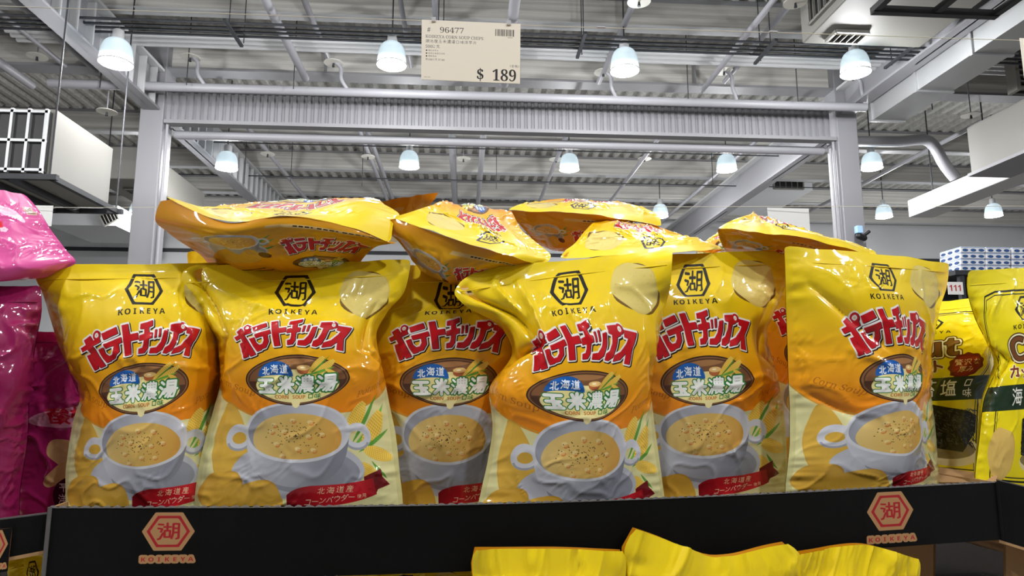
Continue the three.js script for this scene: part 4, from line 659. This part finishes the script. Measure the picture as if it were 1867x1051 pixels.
// neighbours on the right
const NORI = { front: FILM.nori, back: FILM.noriPlain, plain: FILM.noriPlain, gusset: FILM.noriPlain };
pouch('lime yellow seaweed chip bag showing dark seaweed picture and brown letters', 'seaweed chip bags', stand([
  [0, 1560, 556, 1690, 552, 1822, 538, 0.2, 0.2], [130, 1562, 580, 1690, 574, 1822, 562, 0.2, 0.18], [350, 1562, 620, 1690, 612, 1820, 600, 0.2, 0.16], [600, 1562, 678, 1690, 672, 1818, 662, 0.2, 0.155], [750, 1562, 712, 1690, 710, 1816, 704, 0.2, 0.155], [1000, 1562, 790, 1690, 788, 1814, 784, 0.19, 0.16], [1180, 1562, 852, 1690, 858, 1812, 868, 0.18, 0.165], [1330, 1562, 900, 1690, 905, 1812, 910, 0.18, 0.17]]), { ...NORI, seed: 91, wrinkle: 0.7 });
pouch('lime yellow chip bag with pinched left side at the right edge of photo', 'seaweed chip bags', stand([
  [0, 1764, 494, 1868, 489, 1978, 486, 0.06, 0.08], [90, 1763, 520, 1868, 514, 1976, 508, 0.06, 0.07], [232, 1772, 570, 1867, 564, 1970, 556, 0.06, 0.05], [400, 1798, 630, 1872, 618, 1962, 612, 0.07, 0.035], [520, 1816, 662, 1876, 656, 1962, 650, 0.075, 0.03], [620, 1806, 690, 1876, 684, 1964, 680, 0.07, 0.028], [750, 1794, 730, 1876, 722, 1966, 716, 0.06, 0.026], [1000, 1785, 806, 1874, 806, 1970, 800, 0.05, 0.025], [1180, 1778, 872, 1872, 880, 1974, 878, 0.045, 0.03], [1330, 1778, 918, 1872, 928, 1974, 928, 0.045, 0.035]]), { ...NORI, seed: 97, creases: [[100, 430, 330, 520, 22, 0.012], [330, 520, 130, 640, 22, 0.01]] });
// pink bags on the left
const PINK = { front: FILM.pink, back: FILM.pinkPlain, plain: FILM.pinkPlain, gusset: FILM.pinkPlain, group: 'pink' };
pouch('deep pink chip bag standing at the left edge of photo', 'pink chip bags', stand([
  [0, -230, 522, -80, 524, 74, 520, 0.06, 0.05], [120, -228, 560, -80, 562, 76, 560, 0.06, 0.01], [300, -222, 625, -80, 628, 70, 625, 0.06, -0.02], [520, -226, 705, -82, 706, 60, 705, 0.06, -0.03], [800, -232, 800, -84, 802, 50, 800, 0.055, -0.03], [1100, -236, 905, -86, 912, 36, 905, 0.05, -0.02], [1330, -236, 985, -86, 990, 34, 985, 0.05, -0.01]]), { ...PINK, front: FILM.pinkPlain, seed: 103, wrinkle: 1.6 });
pouch('pink chip bag with red brush character, squeezed beside the leftmost yellow bag', 'pink chip bags', stand([[0, 20, 606, 140, 606, 265, 598, 0.14, 0.14], [160, 20, 640, 140, 640, 268, 634, 0.14, 0.12], [330, 20, 690, 142, 690, 270, 684, 0.14, 0.11], [520, 20, 748, 144, 748, 272, 738, 0.14, 0.105], [800, 20, 826, 146, 826, 274, 812, 0.14, 0.105], [1090, 20, 905, 146, 905, 276, 895, 0.14, 0.11], [1330, 20, 975, 146, 975, 276, 965, 0.14, 0.115]]), { ...PINK, seed: 109, wrinkle: 1.4, depth: 0.05 });
pouch('light pink chip bag with red circle lying on top of the pink stack', 'pink chip bags', [
  [0, -160, 350, 0.2, -50, 346, 0.18, 44, 352, 0.22], [70, -170, 366, 0.18, -52, 362, 0.15, 62, 372, 0.2], [330, -178, 410, 0.12, -50, 408, 0.08, 92, 418, 0.16], [620, -182, 460, 0.06, -45, 462, 0.03, 122, 458, 0.12], [760, -184, 488, 0.04, -42, 492, 0.0, 138, 478, 0.1], [900, -184, 500, 0.05, -42, 516, 0.01, 100, 498, 0.1], [1000, -180, 500, 0.12, -42, 512, 0.08, 90, 502, 0.16], [1330, -160, 490, 0.3, -40, 490, 0.28, 70, 490, 0.3]],
  { ...PINK, front: FILM.pinkTop, seed: 113, zip: false, wrinkle: 1.2 });
// the layer below the tray
const low = (label, s, pts, o) => pouch(label, 'corn soup bags on the lower layer', stand(pts.map(([v, a, b, c, d, e, f], i) => [v, a, b, c, d, e, f, o + 0.0, o - [0, 0.01, 0.04, 0.06][i]])), { ...CORN, seed: s, wrinkle: 1.6, loose: true, gap: 0.014 });
low('corn soup chip bag before the lower tray edge with flat straight top', 120, [[0, 860, 1002, 1000, 1001, 1142, 1006], [50, 862, 1050, 1000, 1056, 1140, 1054], [300, 876, 1090, 1000, 1110, 1130, 1100], [700, 880, 1260, 1000, 1280, 1130, 1270]], -0.06);
low('corn soup chip bag before the lower tray edge with pointed corner sticking up', 127, [[0, 1150, 962, 1310, 1016, 1440, 990], [28, 1138, 1006, 1310, 1046, 1460, 1018], [300, 1140, 1140, 1300, 1160, 1455, 1145], [700, 1150, 1250, 1300, 1270, 1450, 1260]], -0.055);
low('corn soup chip bag under the tray by the brown carton panel', 131, [[0, 1450, 1010, 1570, 994, 1682, 1022], [50, 1440, 1058, 1560, 1056, 1676, 1062], [300, 1440, 1100, 1560, 1100, 1672, 1100], [700, 1440, 1250, 1560, 1260, 1670, 1250]], -0.035);
low('corn soup chip bag edge low under the tray, left of the straight topped one', 137, [[0, 610, 1044, 740, 1030, 862, 1018], [90, 610, 1062, 740, 1056, 862, 1045], [300, 615, 1120, 740, 1120, 860, 1110], [700, 620, 1270, 740, 1280, 858, 1270]], 0.1);
low('corn soup chip bag edge lowest under the tray below the left logo', 139, [[0, 330, 1048, 440, 1040, 540, 1047], [90, 330, 1068, 440, 1062, 540, 1068], [300, 335, 1120, 440, 1125, 540, 1120], [700, 340, 1270, 440, 1280, 540, 1270]], 0.08);
low('corn soup chip bag at lower left corner below the neighbouring tray', 143, [[0, 18, 1016, 60, 1004, 130, 998], [90, 14, 1040, 60, 1030, 130, 1020], [300, 12, 1100, 60, 1100, 130, 1090], [700, 12, 1260, 60, 1260, 130, 1250]], 0.06);

// ---------- cardboard trays ----------
const lipSag = (t) => -0.006 * Math.sin(Math.PI * t);
const LIPH = 0.104;
function lipPoint(t, h, extra = 0) { // t along the lip, h down from its top
  const bow = -0.045 * Math.pow(Math.sin(Math.PI * Math.pow(t, 0.8)), 1.3);
  return LIPL.clone().addScaledVector(LU, t * LLEN).addScaledVector(LN, bow * (1 - 0.35 * h / LIPH) + extra).add(V(0, lipSag(t) - h, 0));
}
function lipStrip(t0, t1, h0, h1, e, n, m, origin) {
  const P = [], UV = [], I = [];
  for (let j = 0; j <= m; j++) for (let i = 0; i <= n; i++) { const p = lipPoint(t0 + (t1 - t0) * i / n, h0 + (h1 - h0) * j / m, e).sub(origin); P.push(p.x, p.y, p.z); UV.push(i / n, 1 - j / m); }
  for (let j = 0; j < m; j++) for (let i = 0; i < n; i++) { const a = j * (n + 1) + i, b = a + 1, c = a + n + 1; I.push(a, c, b, b, c, c + 1); }
  const g = new THREE.BufferGeometry(); g.setAttribute('position', new THREE.Float32BufferAttribute(P, 3)); g.setAttribute('uv', new THREE.Float32BufferAttribute(UV, 2)); g.setIndex(I); g.computeVertexNormals(); return g;
}
const trayBlack = '#060606';
const logoTexture = canvasTexture(512, 560, (c) => {
  c.fillStyle = trayBlack; c.fillRect(0, 0, 512, 560); c.lineJoin = 'round';
  c.fillStyle = c.strokeStyle = '#b98d60'; c.lineWidth = 30; hexPath(c, 256, 205, 205, 178); c.fill(); c.stroke();
  spaced(c, 'KOIKEYA', 256, 505, 66, 'bold 62px sans-serif', '#b98d60'); c.lineWidth = 44; c.font = 'bold 62px sans-serif'; [...'KOIKEYA'].forEach((t, i) => c.strokeText(t, 256 + (i - 3) * 66, 505)); c.fillRect(60, 462, 396, 44);
  c.fillStyle = '#b02a30'; hexPath(c, 256, 205, 182, 158); c.fill(); c.fillStyle = c.strokeStyle = '#b98d60'; c.lineWidth = 50; hexPath(c, 256, 205, 126, 108); c.fill(); c.stroke();
  glyph(c, 'huLogo', 160, 118, 192, 174, 10.5, '#b02a30'); spaced(c, 'KOIKEYA', 256, 505, 66, 'bold 58px sans-serif', '#b02a30');
});
M.logo = new THREE.MeshPhysicalMaterial({ map: logoTexture, roughness: 0.7, specularIntensity: 0.35, side: THREE.DoubleSide });
{
  const o = LIPL.clone().add(V(0, -LIPH, 0)), g = thing('display_tray', 'black cardboard display tray holding the front row of yellow bags', 'tray', o);
  part(g, 'front_lip', merge([lipStrip(0, 1, 0, LIPH, 0, 80, 6, o), lipStrip(0, 1, 0, LIPH, 0.004, 80, 6, o)]), M.tray);
  // torn fluted edge on top of the lip
  const P = [], I = []; const n = 420;
  for (let i = 0; i <= n; i++) { const t = i / n, k = (i % 4 < 2 ? 0.0012 : -0.0004) + 0.0006 * noise2(i * 0.7, 3); for (const e of [-0.0006, 0.0046]) { const p = lipPoint(t, -k, e).sub(o); P.push(p.x, p.y, p.z); } const q = lipPoint(t, 0.0016, -0.0008).sub(o); P.push(q.x, q.y, q.z); if (i < n) { const a = i * 3; I.push(a, a + 1, a + 3, a + 1, a + 4, a + 3, a + 2, a, a + 5, a, a + 3, a + 5); } }
  const eg = new THREE.BufferGeometry(); eg.setAttribute('position', new THREE.Float32BufferAttribute(P, 3)); eg.setIndex(I); eg.computeVertexNormals(); part(g, 'torn_edge', eg, M.trayEdge);
  const back = LN.clone().multiplyScalar(0.5), c0 = lipPoint(0, LIPH).sub(o), c1 = lipPoint(1, LIPH).sub(o), up = V(0, LIPH, 0);
  part(g, 'bottom_panel', slab(c0.clone().add(V(0, 0.004, 0)), c1.clone().add(V(0, 0.004, 0)), c1.clone().add(back).add(V(0, 0.004, 0)), c0.clone().add(back).add(V(0, 0.004, 0)), 0.004), M.kraft);
  part(g, 'side_panel', slab(c0, c0.clone().add(up), c0.clone().add(up).add(back), c0.clone().add(back), 0.004), M.kraft);
  part(g, 'side_panel', slab(c1, c1.clone().add(back), c1.clone().add(back).add(up), c1.clone().add(up), 0.004), M.kraft);
  part(g, 'back_panel', slab(c0.clone().add(back), c1.clone().add(back), c1.clone().add(back).add(up), c0.clone().add(back).add(up), 0.004), M.kraft);
  const fold = (t) => rod(lipPoint(t, 0, -0.001).sub(o), lipPoint(t, LIPH, -0.001).sub(o), 0.003, 6); part(g, 'corner_fold', fold(0), M.trayEdge); part(g, 'corner_fold', fold(1), M.tray);
  for (const [x0, x1] of [[250, 362], [1574, 1672]]) { // the two printed logos
    const tOf = (px) => { let a = 0, b = 1; for (let i = 0; i < 40; i++) { const m = (a + b) / 2, p = lipPoint(m, 0.05).applyMatrix4(camera.matrixWorldInverse), x = W / 2 + F * p.x / -p.z; x < px ? a = m : b = m; } return a; };
    const t0 = tOf(x0), t1 = tOf(x1), w = (t1 - t0) * LLEN; part(g, 'printed_logo', lipStrip(t0, t1, 0.006, 0.006 + w * 560 / 512 * (x0 < 500 ? 0.84 : 0.78), -0.0004, 16, 8, o), M.logo);
  }
}
function trayAt(label, corners, logo) { // a neighbouring tray front given by four points
  const o = corners[3].clone(), p = corners.map((q) => q.clone().sub(o)), g = thing('display_tray', label, 'tray', o), b = LN.clone().multiplyScalar(0.45);
  part(g, 'front_lip', slab(p[3], p[2], p[1], p[0], 0.005), M.tray); part(g, 'torn_edge', slab(p[0].clone().add(V(0, -0.001, 0)), p[1].clone().add(V(0, -0.001, 0)), p[1].clone().add(V(0, 0.002, 0)), p[0].clone().add(V(0, 0.002, 0)), 0.006), M.trayEdge);
  part(g, 'bottom_panel', slab(p[3], p[2], p[2].clone().add(b), p[3].clone().add(b), 0.005), M.kraft);
  return g;
}
const tl = trayAt('black neighbouring tray under the pink bags, cut by the left edge', [Q(-330, 990, -0.03), Q(86, 938, 0.01), Q(82, 1004, 0.01), Q(-330, 1085, -0.03)]);
{ const a = Q(-40, 971, -0.004), d = Q(24, 962, 0.0), h = V(0, -0.06, 0), o = tl.position; part(tl, 'printed_logo', slab(a.clone().add(h), d.clone().add(h), d, a, 0.001).translate(-o.x, -o.y, -o.z).translate(-LN.x * 0.003, 0, -LN.z * 0.003), M.logo); }
const tr = trayAt('black neighbouring tray turned away at the right edge', [Q(1820, 877, 0.01), Q(2160, 960, -0.06), Q(2160, 1090, -0.06), Q(1822, 985, 0.01)]);
{ // kraft inner side of the right tray
  const o = tr.position, q = [Q(1712, 880, 0.1), Q(1816, 880, 0.02), Q(1818, 868, 0.03), Q(1712, 852, 0.16)].map((p) => p.sub(o)); part(tr, 'side_panel', slab(...q, 0.004), M.kraft);
}
{ // brown carton, and a stack below with shade put into its colour
  const f = (label, pts) => { const o = pts[0].clone(), g = thing('carton', label, 'carton', o), p = pts.map((q) => q.clone().sub(o)), b = LN.clone().multiplyScalar(0.1); part(g, 'front_board', slab(p[0], p[1], p[2], p[3], 0.005), M.kraft); part(g, 'side_board', slab(p[1], p[1].clone().add(b), p[2].clone().add(b), p[2], 0.005), M.kraft); };
  f('plain brown carton panel under the tray at right', [Q(1590, 1240, 0.13), Q(1704, 1230, 0.13), Q(1706, 986, 0.13), Q(1590, 996, 0.13)]);
  f('plain brown carton panel at the lower right corner', [Q(1834, 1240, 0.03), Q(1960, 1260, 0.03), Q(1960, 1010, 0.03), Q(1834, 994, 0.03)]);
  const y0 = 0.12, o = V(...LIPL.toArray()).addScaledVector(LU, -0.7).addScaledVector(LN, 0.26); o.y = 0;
  const g = thing('pallet_stack', 'stack of cartons under the display trays, dark colour standing in for shade', 'pallet', o), hh = LIPL.y - LIPH - 0.16;
  const bb = box(LLEN + 1.6, hh - 0.15, 0.8, (LLEN + 1.6) / 2, hh / 2 + 0.075, -0.42).rotateY(Math.atan2(-LU.z, LU.x)); part(g, 'carton_block', bb, new THREE.MeshPhysicalMaterial({ color: 0x14110f, roughness: 1, specularIntensity: 0.05 }));  // near-black, matt colour stands in for the shade under the trays
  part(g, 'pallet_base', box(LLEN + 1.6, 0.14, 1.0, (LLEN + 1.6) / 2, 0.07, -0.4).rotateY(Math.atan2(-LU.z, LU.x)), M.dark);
}

// ---------- hanging price sign and far signs ----------
{
  const d = 2.0, a = at(769, 36, d), b = at(949, 44, d), c = at(948, 153, d), e = at(768, 145, d), o = a.clone().lerp(c, 0.5);
  const tex = canvasTexture(1440, 880, (q) => {
    q.fillStyle = '#f6f1e3'; q.fillRect(0, 0, 1440, 880); q.fillStyle = '#26262a'; const T = (s, x, y, f) => { q.font = f; q.fillText(s, x, y); };
    T('#', 78, 178, '96px serif'); spaced(q, '96477', 440, 178, 71, '112px serif', '#26262a'); q.textAlign = 'left'; q.save(); q.translate(56, 262); q.scale(1.04, 1); T('KOIKEYA CORN SOUP CHIPS', 0, 0, '60px serif'); q.restore();
    line(q, ['hu', 'chi', 'wu', 'yu', 'mi', 'nong', 'tang', 'kou', 'wei', 'yang', 'taro', 'pian'], 56, 280, 56, 7, 6, '#3a3a3e'); T('500', 56, 410, '60px serif'); line(q, ['gong', 'ke'], 148, 358, 56, 8, 6, '#3a3a3e');
    const small = [['bo', 'qie', 'yang', 'taro', 'pian'], ['shi', 'yong', 'bei', 'hai', 'dao', 'yu', 'mi', 'fen'], ['du', 'jia', 'feng', 'wei']];
    small.forEach((s, i) => { q.beginPath(); q.arc(74, 448 + i * 42, 11, 0, 7); q.fill(); line(q, s, 98, 433 + i * 42, 28, 3, 6, '#55555a'); });
    line(q, ['mei3'], 60, 560, 34, 3, 7, '#55555a'); T('100', 98, 594, '38px serif'); line(q, ['gong', 'ke'], 160, 560, 34, 3, 7, '#55555a'); T('37.80', 242, 594, '38px serif');
    let x = 1075; let s = 3; while (x < 1335) { s = (s * 16807) % 2147483647; const w = 3 + s % 11; q.fillStyle = '#2c2628'; q.fillRect(x, 92, w, 100); x += w + 4 + (s >> 5) % 8; } q.fillStyle = '#26262a'; T('0096477', 1255, 218, '20px serif');
    T('(', 1290, 640, '40px serif'); T(')', 1412, 640, '40px serif'); line(q, ['han', 'shui'], 1310, 606, 44, 6, 6, '#3a3a3e');
    q.save(); q.translate(800, 850); q.scale(1, 1.1); T('$', 0, 0, 'bold 210px serif'); T('189', 230, 0, 'bold 215px serif'); q.restore(); T('P96477-0211', 40, 848, '16px serif');
  });
  const g = thing('price_sign', 'cream paper price sign hanging from the wire above the bags', 'sign', o), s = [e, c, b, a].map((p) => p.clone().sub(o)), n = V(0, 0, -0.002);
  const mat = std(0xffffff, 0.65, 0, { map: tex }); part(g, 'paper', slab(...s, 0.0012), M.paper); const f = slab(...s.map((p) => p.clone().add(V(0, 0, 0.0009))), 0.0003); part(g, 'printed_face', f, mat);
  for (const t of [0.12, 0.88]) { const p = s[3].clone().lerp(s[2], t); part(g, 'clip', box(0.012, 0.014, 0.006, p.x, p.y + 0.002, p.z), M.white); }
  const wp = [at(-200, 3, d + 0.004), at(0, 11, d + 0.004), at(500, 28, d + 0.003), at(769, 38, d + 0.002), at(949, 46, d + 0.002), at(1400, 59, d + 0.004), at(1867, 74, d + 0.004), at(2100, 80, d)].map((p) => p.sub(at(900, 44, d)));
  solo('sign_wire', 'thin cream wire strung across holding the price sign', 'wire', tube(wp, 0.0011, 80, 6), M.wire, at(900, 44, d));
  for (const [px, py, w] of [[1096, 50, 'just right of the price sign'], [1410, 58, 'farther right toward the grilles']]) solo('wire_clip', `small white clip on the wire ${w}`, 'clip', new RoundedBoxGeometry(0.026, 0.005, 0.005, 2, 0.002), M.white, at(px, py, d));
  const s2 = at(1859, 70, d), g2 = thing('price_sign', 'second cream price sign cut off by the right edge', 'sign', s2); part(g2, 'paper', box(0.28, 0.165, 0.0015, 0.14, -0.082, 0), M.paper);
  const d2 = 4.6; solo('sign_wire', 'very thin pale wire strung across the far aisle', 'wire', rod(V(0, 0, 0), at(2100, 376, d2).sub(at(-100, 379, d2)), 0.0016, 6), M.wire, at(-100, 379, d2));
  const far = (label, x0, y0, x1, y1) => { const p = at(x0, y1, d2), q = at(x1, y0, d2), g3 = thing('price_sign', label, 'sign', p); part(g3, 'paper', box(q.x - p.x, q.y - p.y, 0.002, (q.x - p.x) / 2, (q.y - p.y) / 2, 0), std(0xf0f1ef, 0.6)); };
  far('plain white back of a price sign above the slumped bag', 1402, 377, 1481, 430); far('plain pale back of a price sign behind the pink bag', 50, 373, 92, 412);
}
// ---------- packs on the far rack at right ----------
{
  const z = -8.2, tex = canvasTexture(256, 128, (c) => { c.fillStyle = '#e8eaee'; c.fillRect(0, 0, 256, 128); c.fillStyle = '#35588f'; for (let i = 0; i < 3; i++) { c.beginPath(); c.ellipse(45 + i * 84, 76, 30, 34, 0, 0, 7); c.fill(); } c.fillStyle = '#8ea5c9'; c.fillRect(0, 0, 256, 22); });
  const mat = std(0xffffff, 0.3, 0, { map: tex }), cols = [[1752, 1796, 'left'], [1798, 1842, 'middle'], [1846, 1890, 'right']];
  const p0 = onZ(1750, 494, z), g = thing('storage_rack', 'dark steel rack holding blue and white packs at far right', 'rack', V(p0.x, 0, z));
  part(g, 'shelf', box(1.8, 0.06, 0.7, 0.8, p0.y - 0.03, -0.3), M.dark); for (const x of [0, 1.65]) for (const zz of [0, -0.6]) part(g, 'post', box(0.06, p0.y, 0.06, x, p0.y / 2, zz), M.dark); part(g, 'backing', box(1.7, 1.3, 0.03, 0.8, p0.y - 0.68, -0.6), M.black);
  for (const [x0, x1, col] of cols) for (let k = 0; k < 4; k++) { const a = onZ(x0, 493 - k * 12, z), b = onZ(x1, 482 - k * 12, z), w = b.x - a.x, h = 0.079; solo('tissue_pack', `blue and white pack, ${['bottom', 'second', 'third', 'top'][k]} layer of the ${col} stack on the rack`, 'pack', new RoundedBoxGeometry(w, h, 0.4, 2, 0.015).translate(w / 2, h / 2, -0.2), mat, V(a.x, p0.y + k * 0.08, z), 'blue and white packs'); }
  const t2 = canvasTexture(128, 96, (c) => { c.fillStyle = '#eceae6'; c.fillRect(0, 0, 128, 96); c.font = 'bold 66px sans-serif'; c.fillStyle = '#b3202c'; c.fillText('111', 8, 70); }), q = onZ(1742, 526, z + 0.06);
  const tg = box(0.2, 0.16, 0.01).translate(q.x - p0.x, q.y, 0.06); part(g, 'shelf_tag', tg, std(0xffffff, 0.5, 0, { map: t2 })); part(g, 'tag_hook', rod(V(q.x - p0.x, q.y, 0.06), V(0, q.y, 0), 0.008, 6), M.dark);
}
renderer.render(scene, camera);
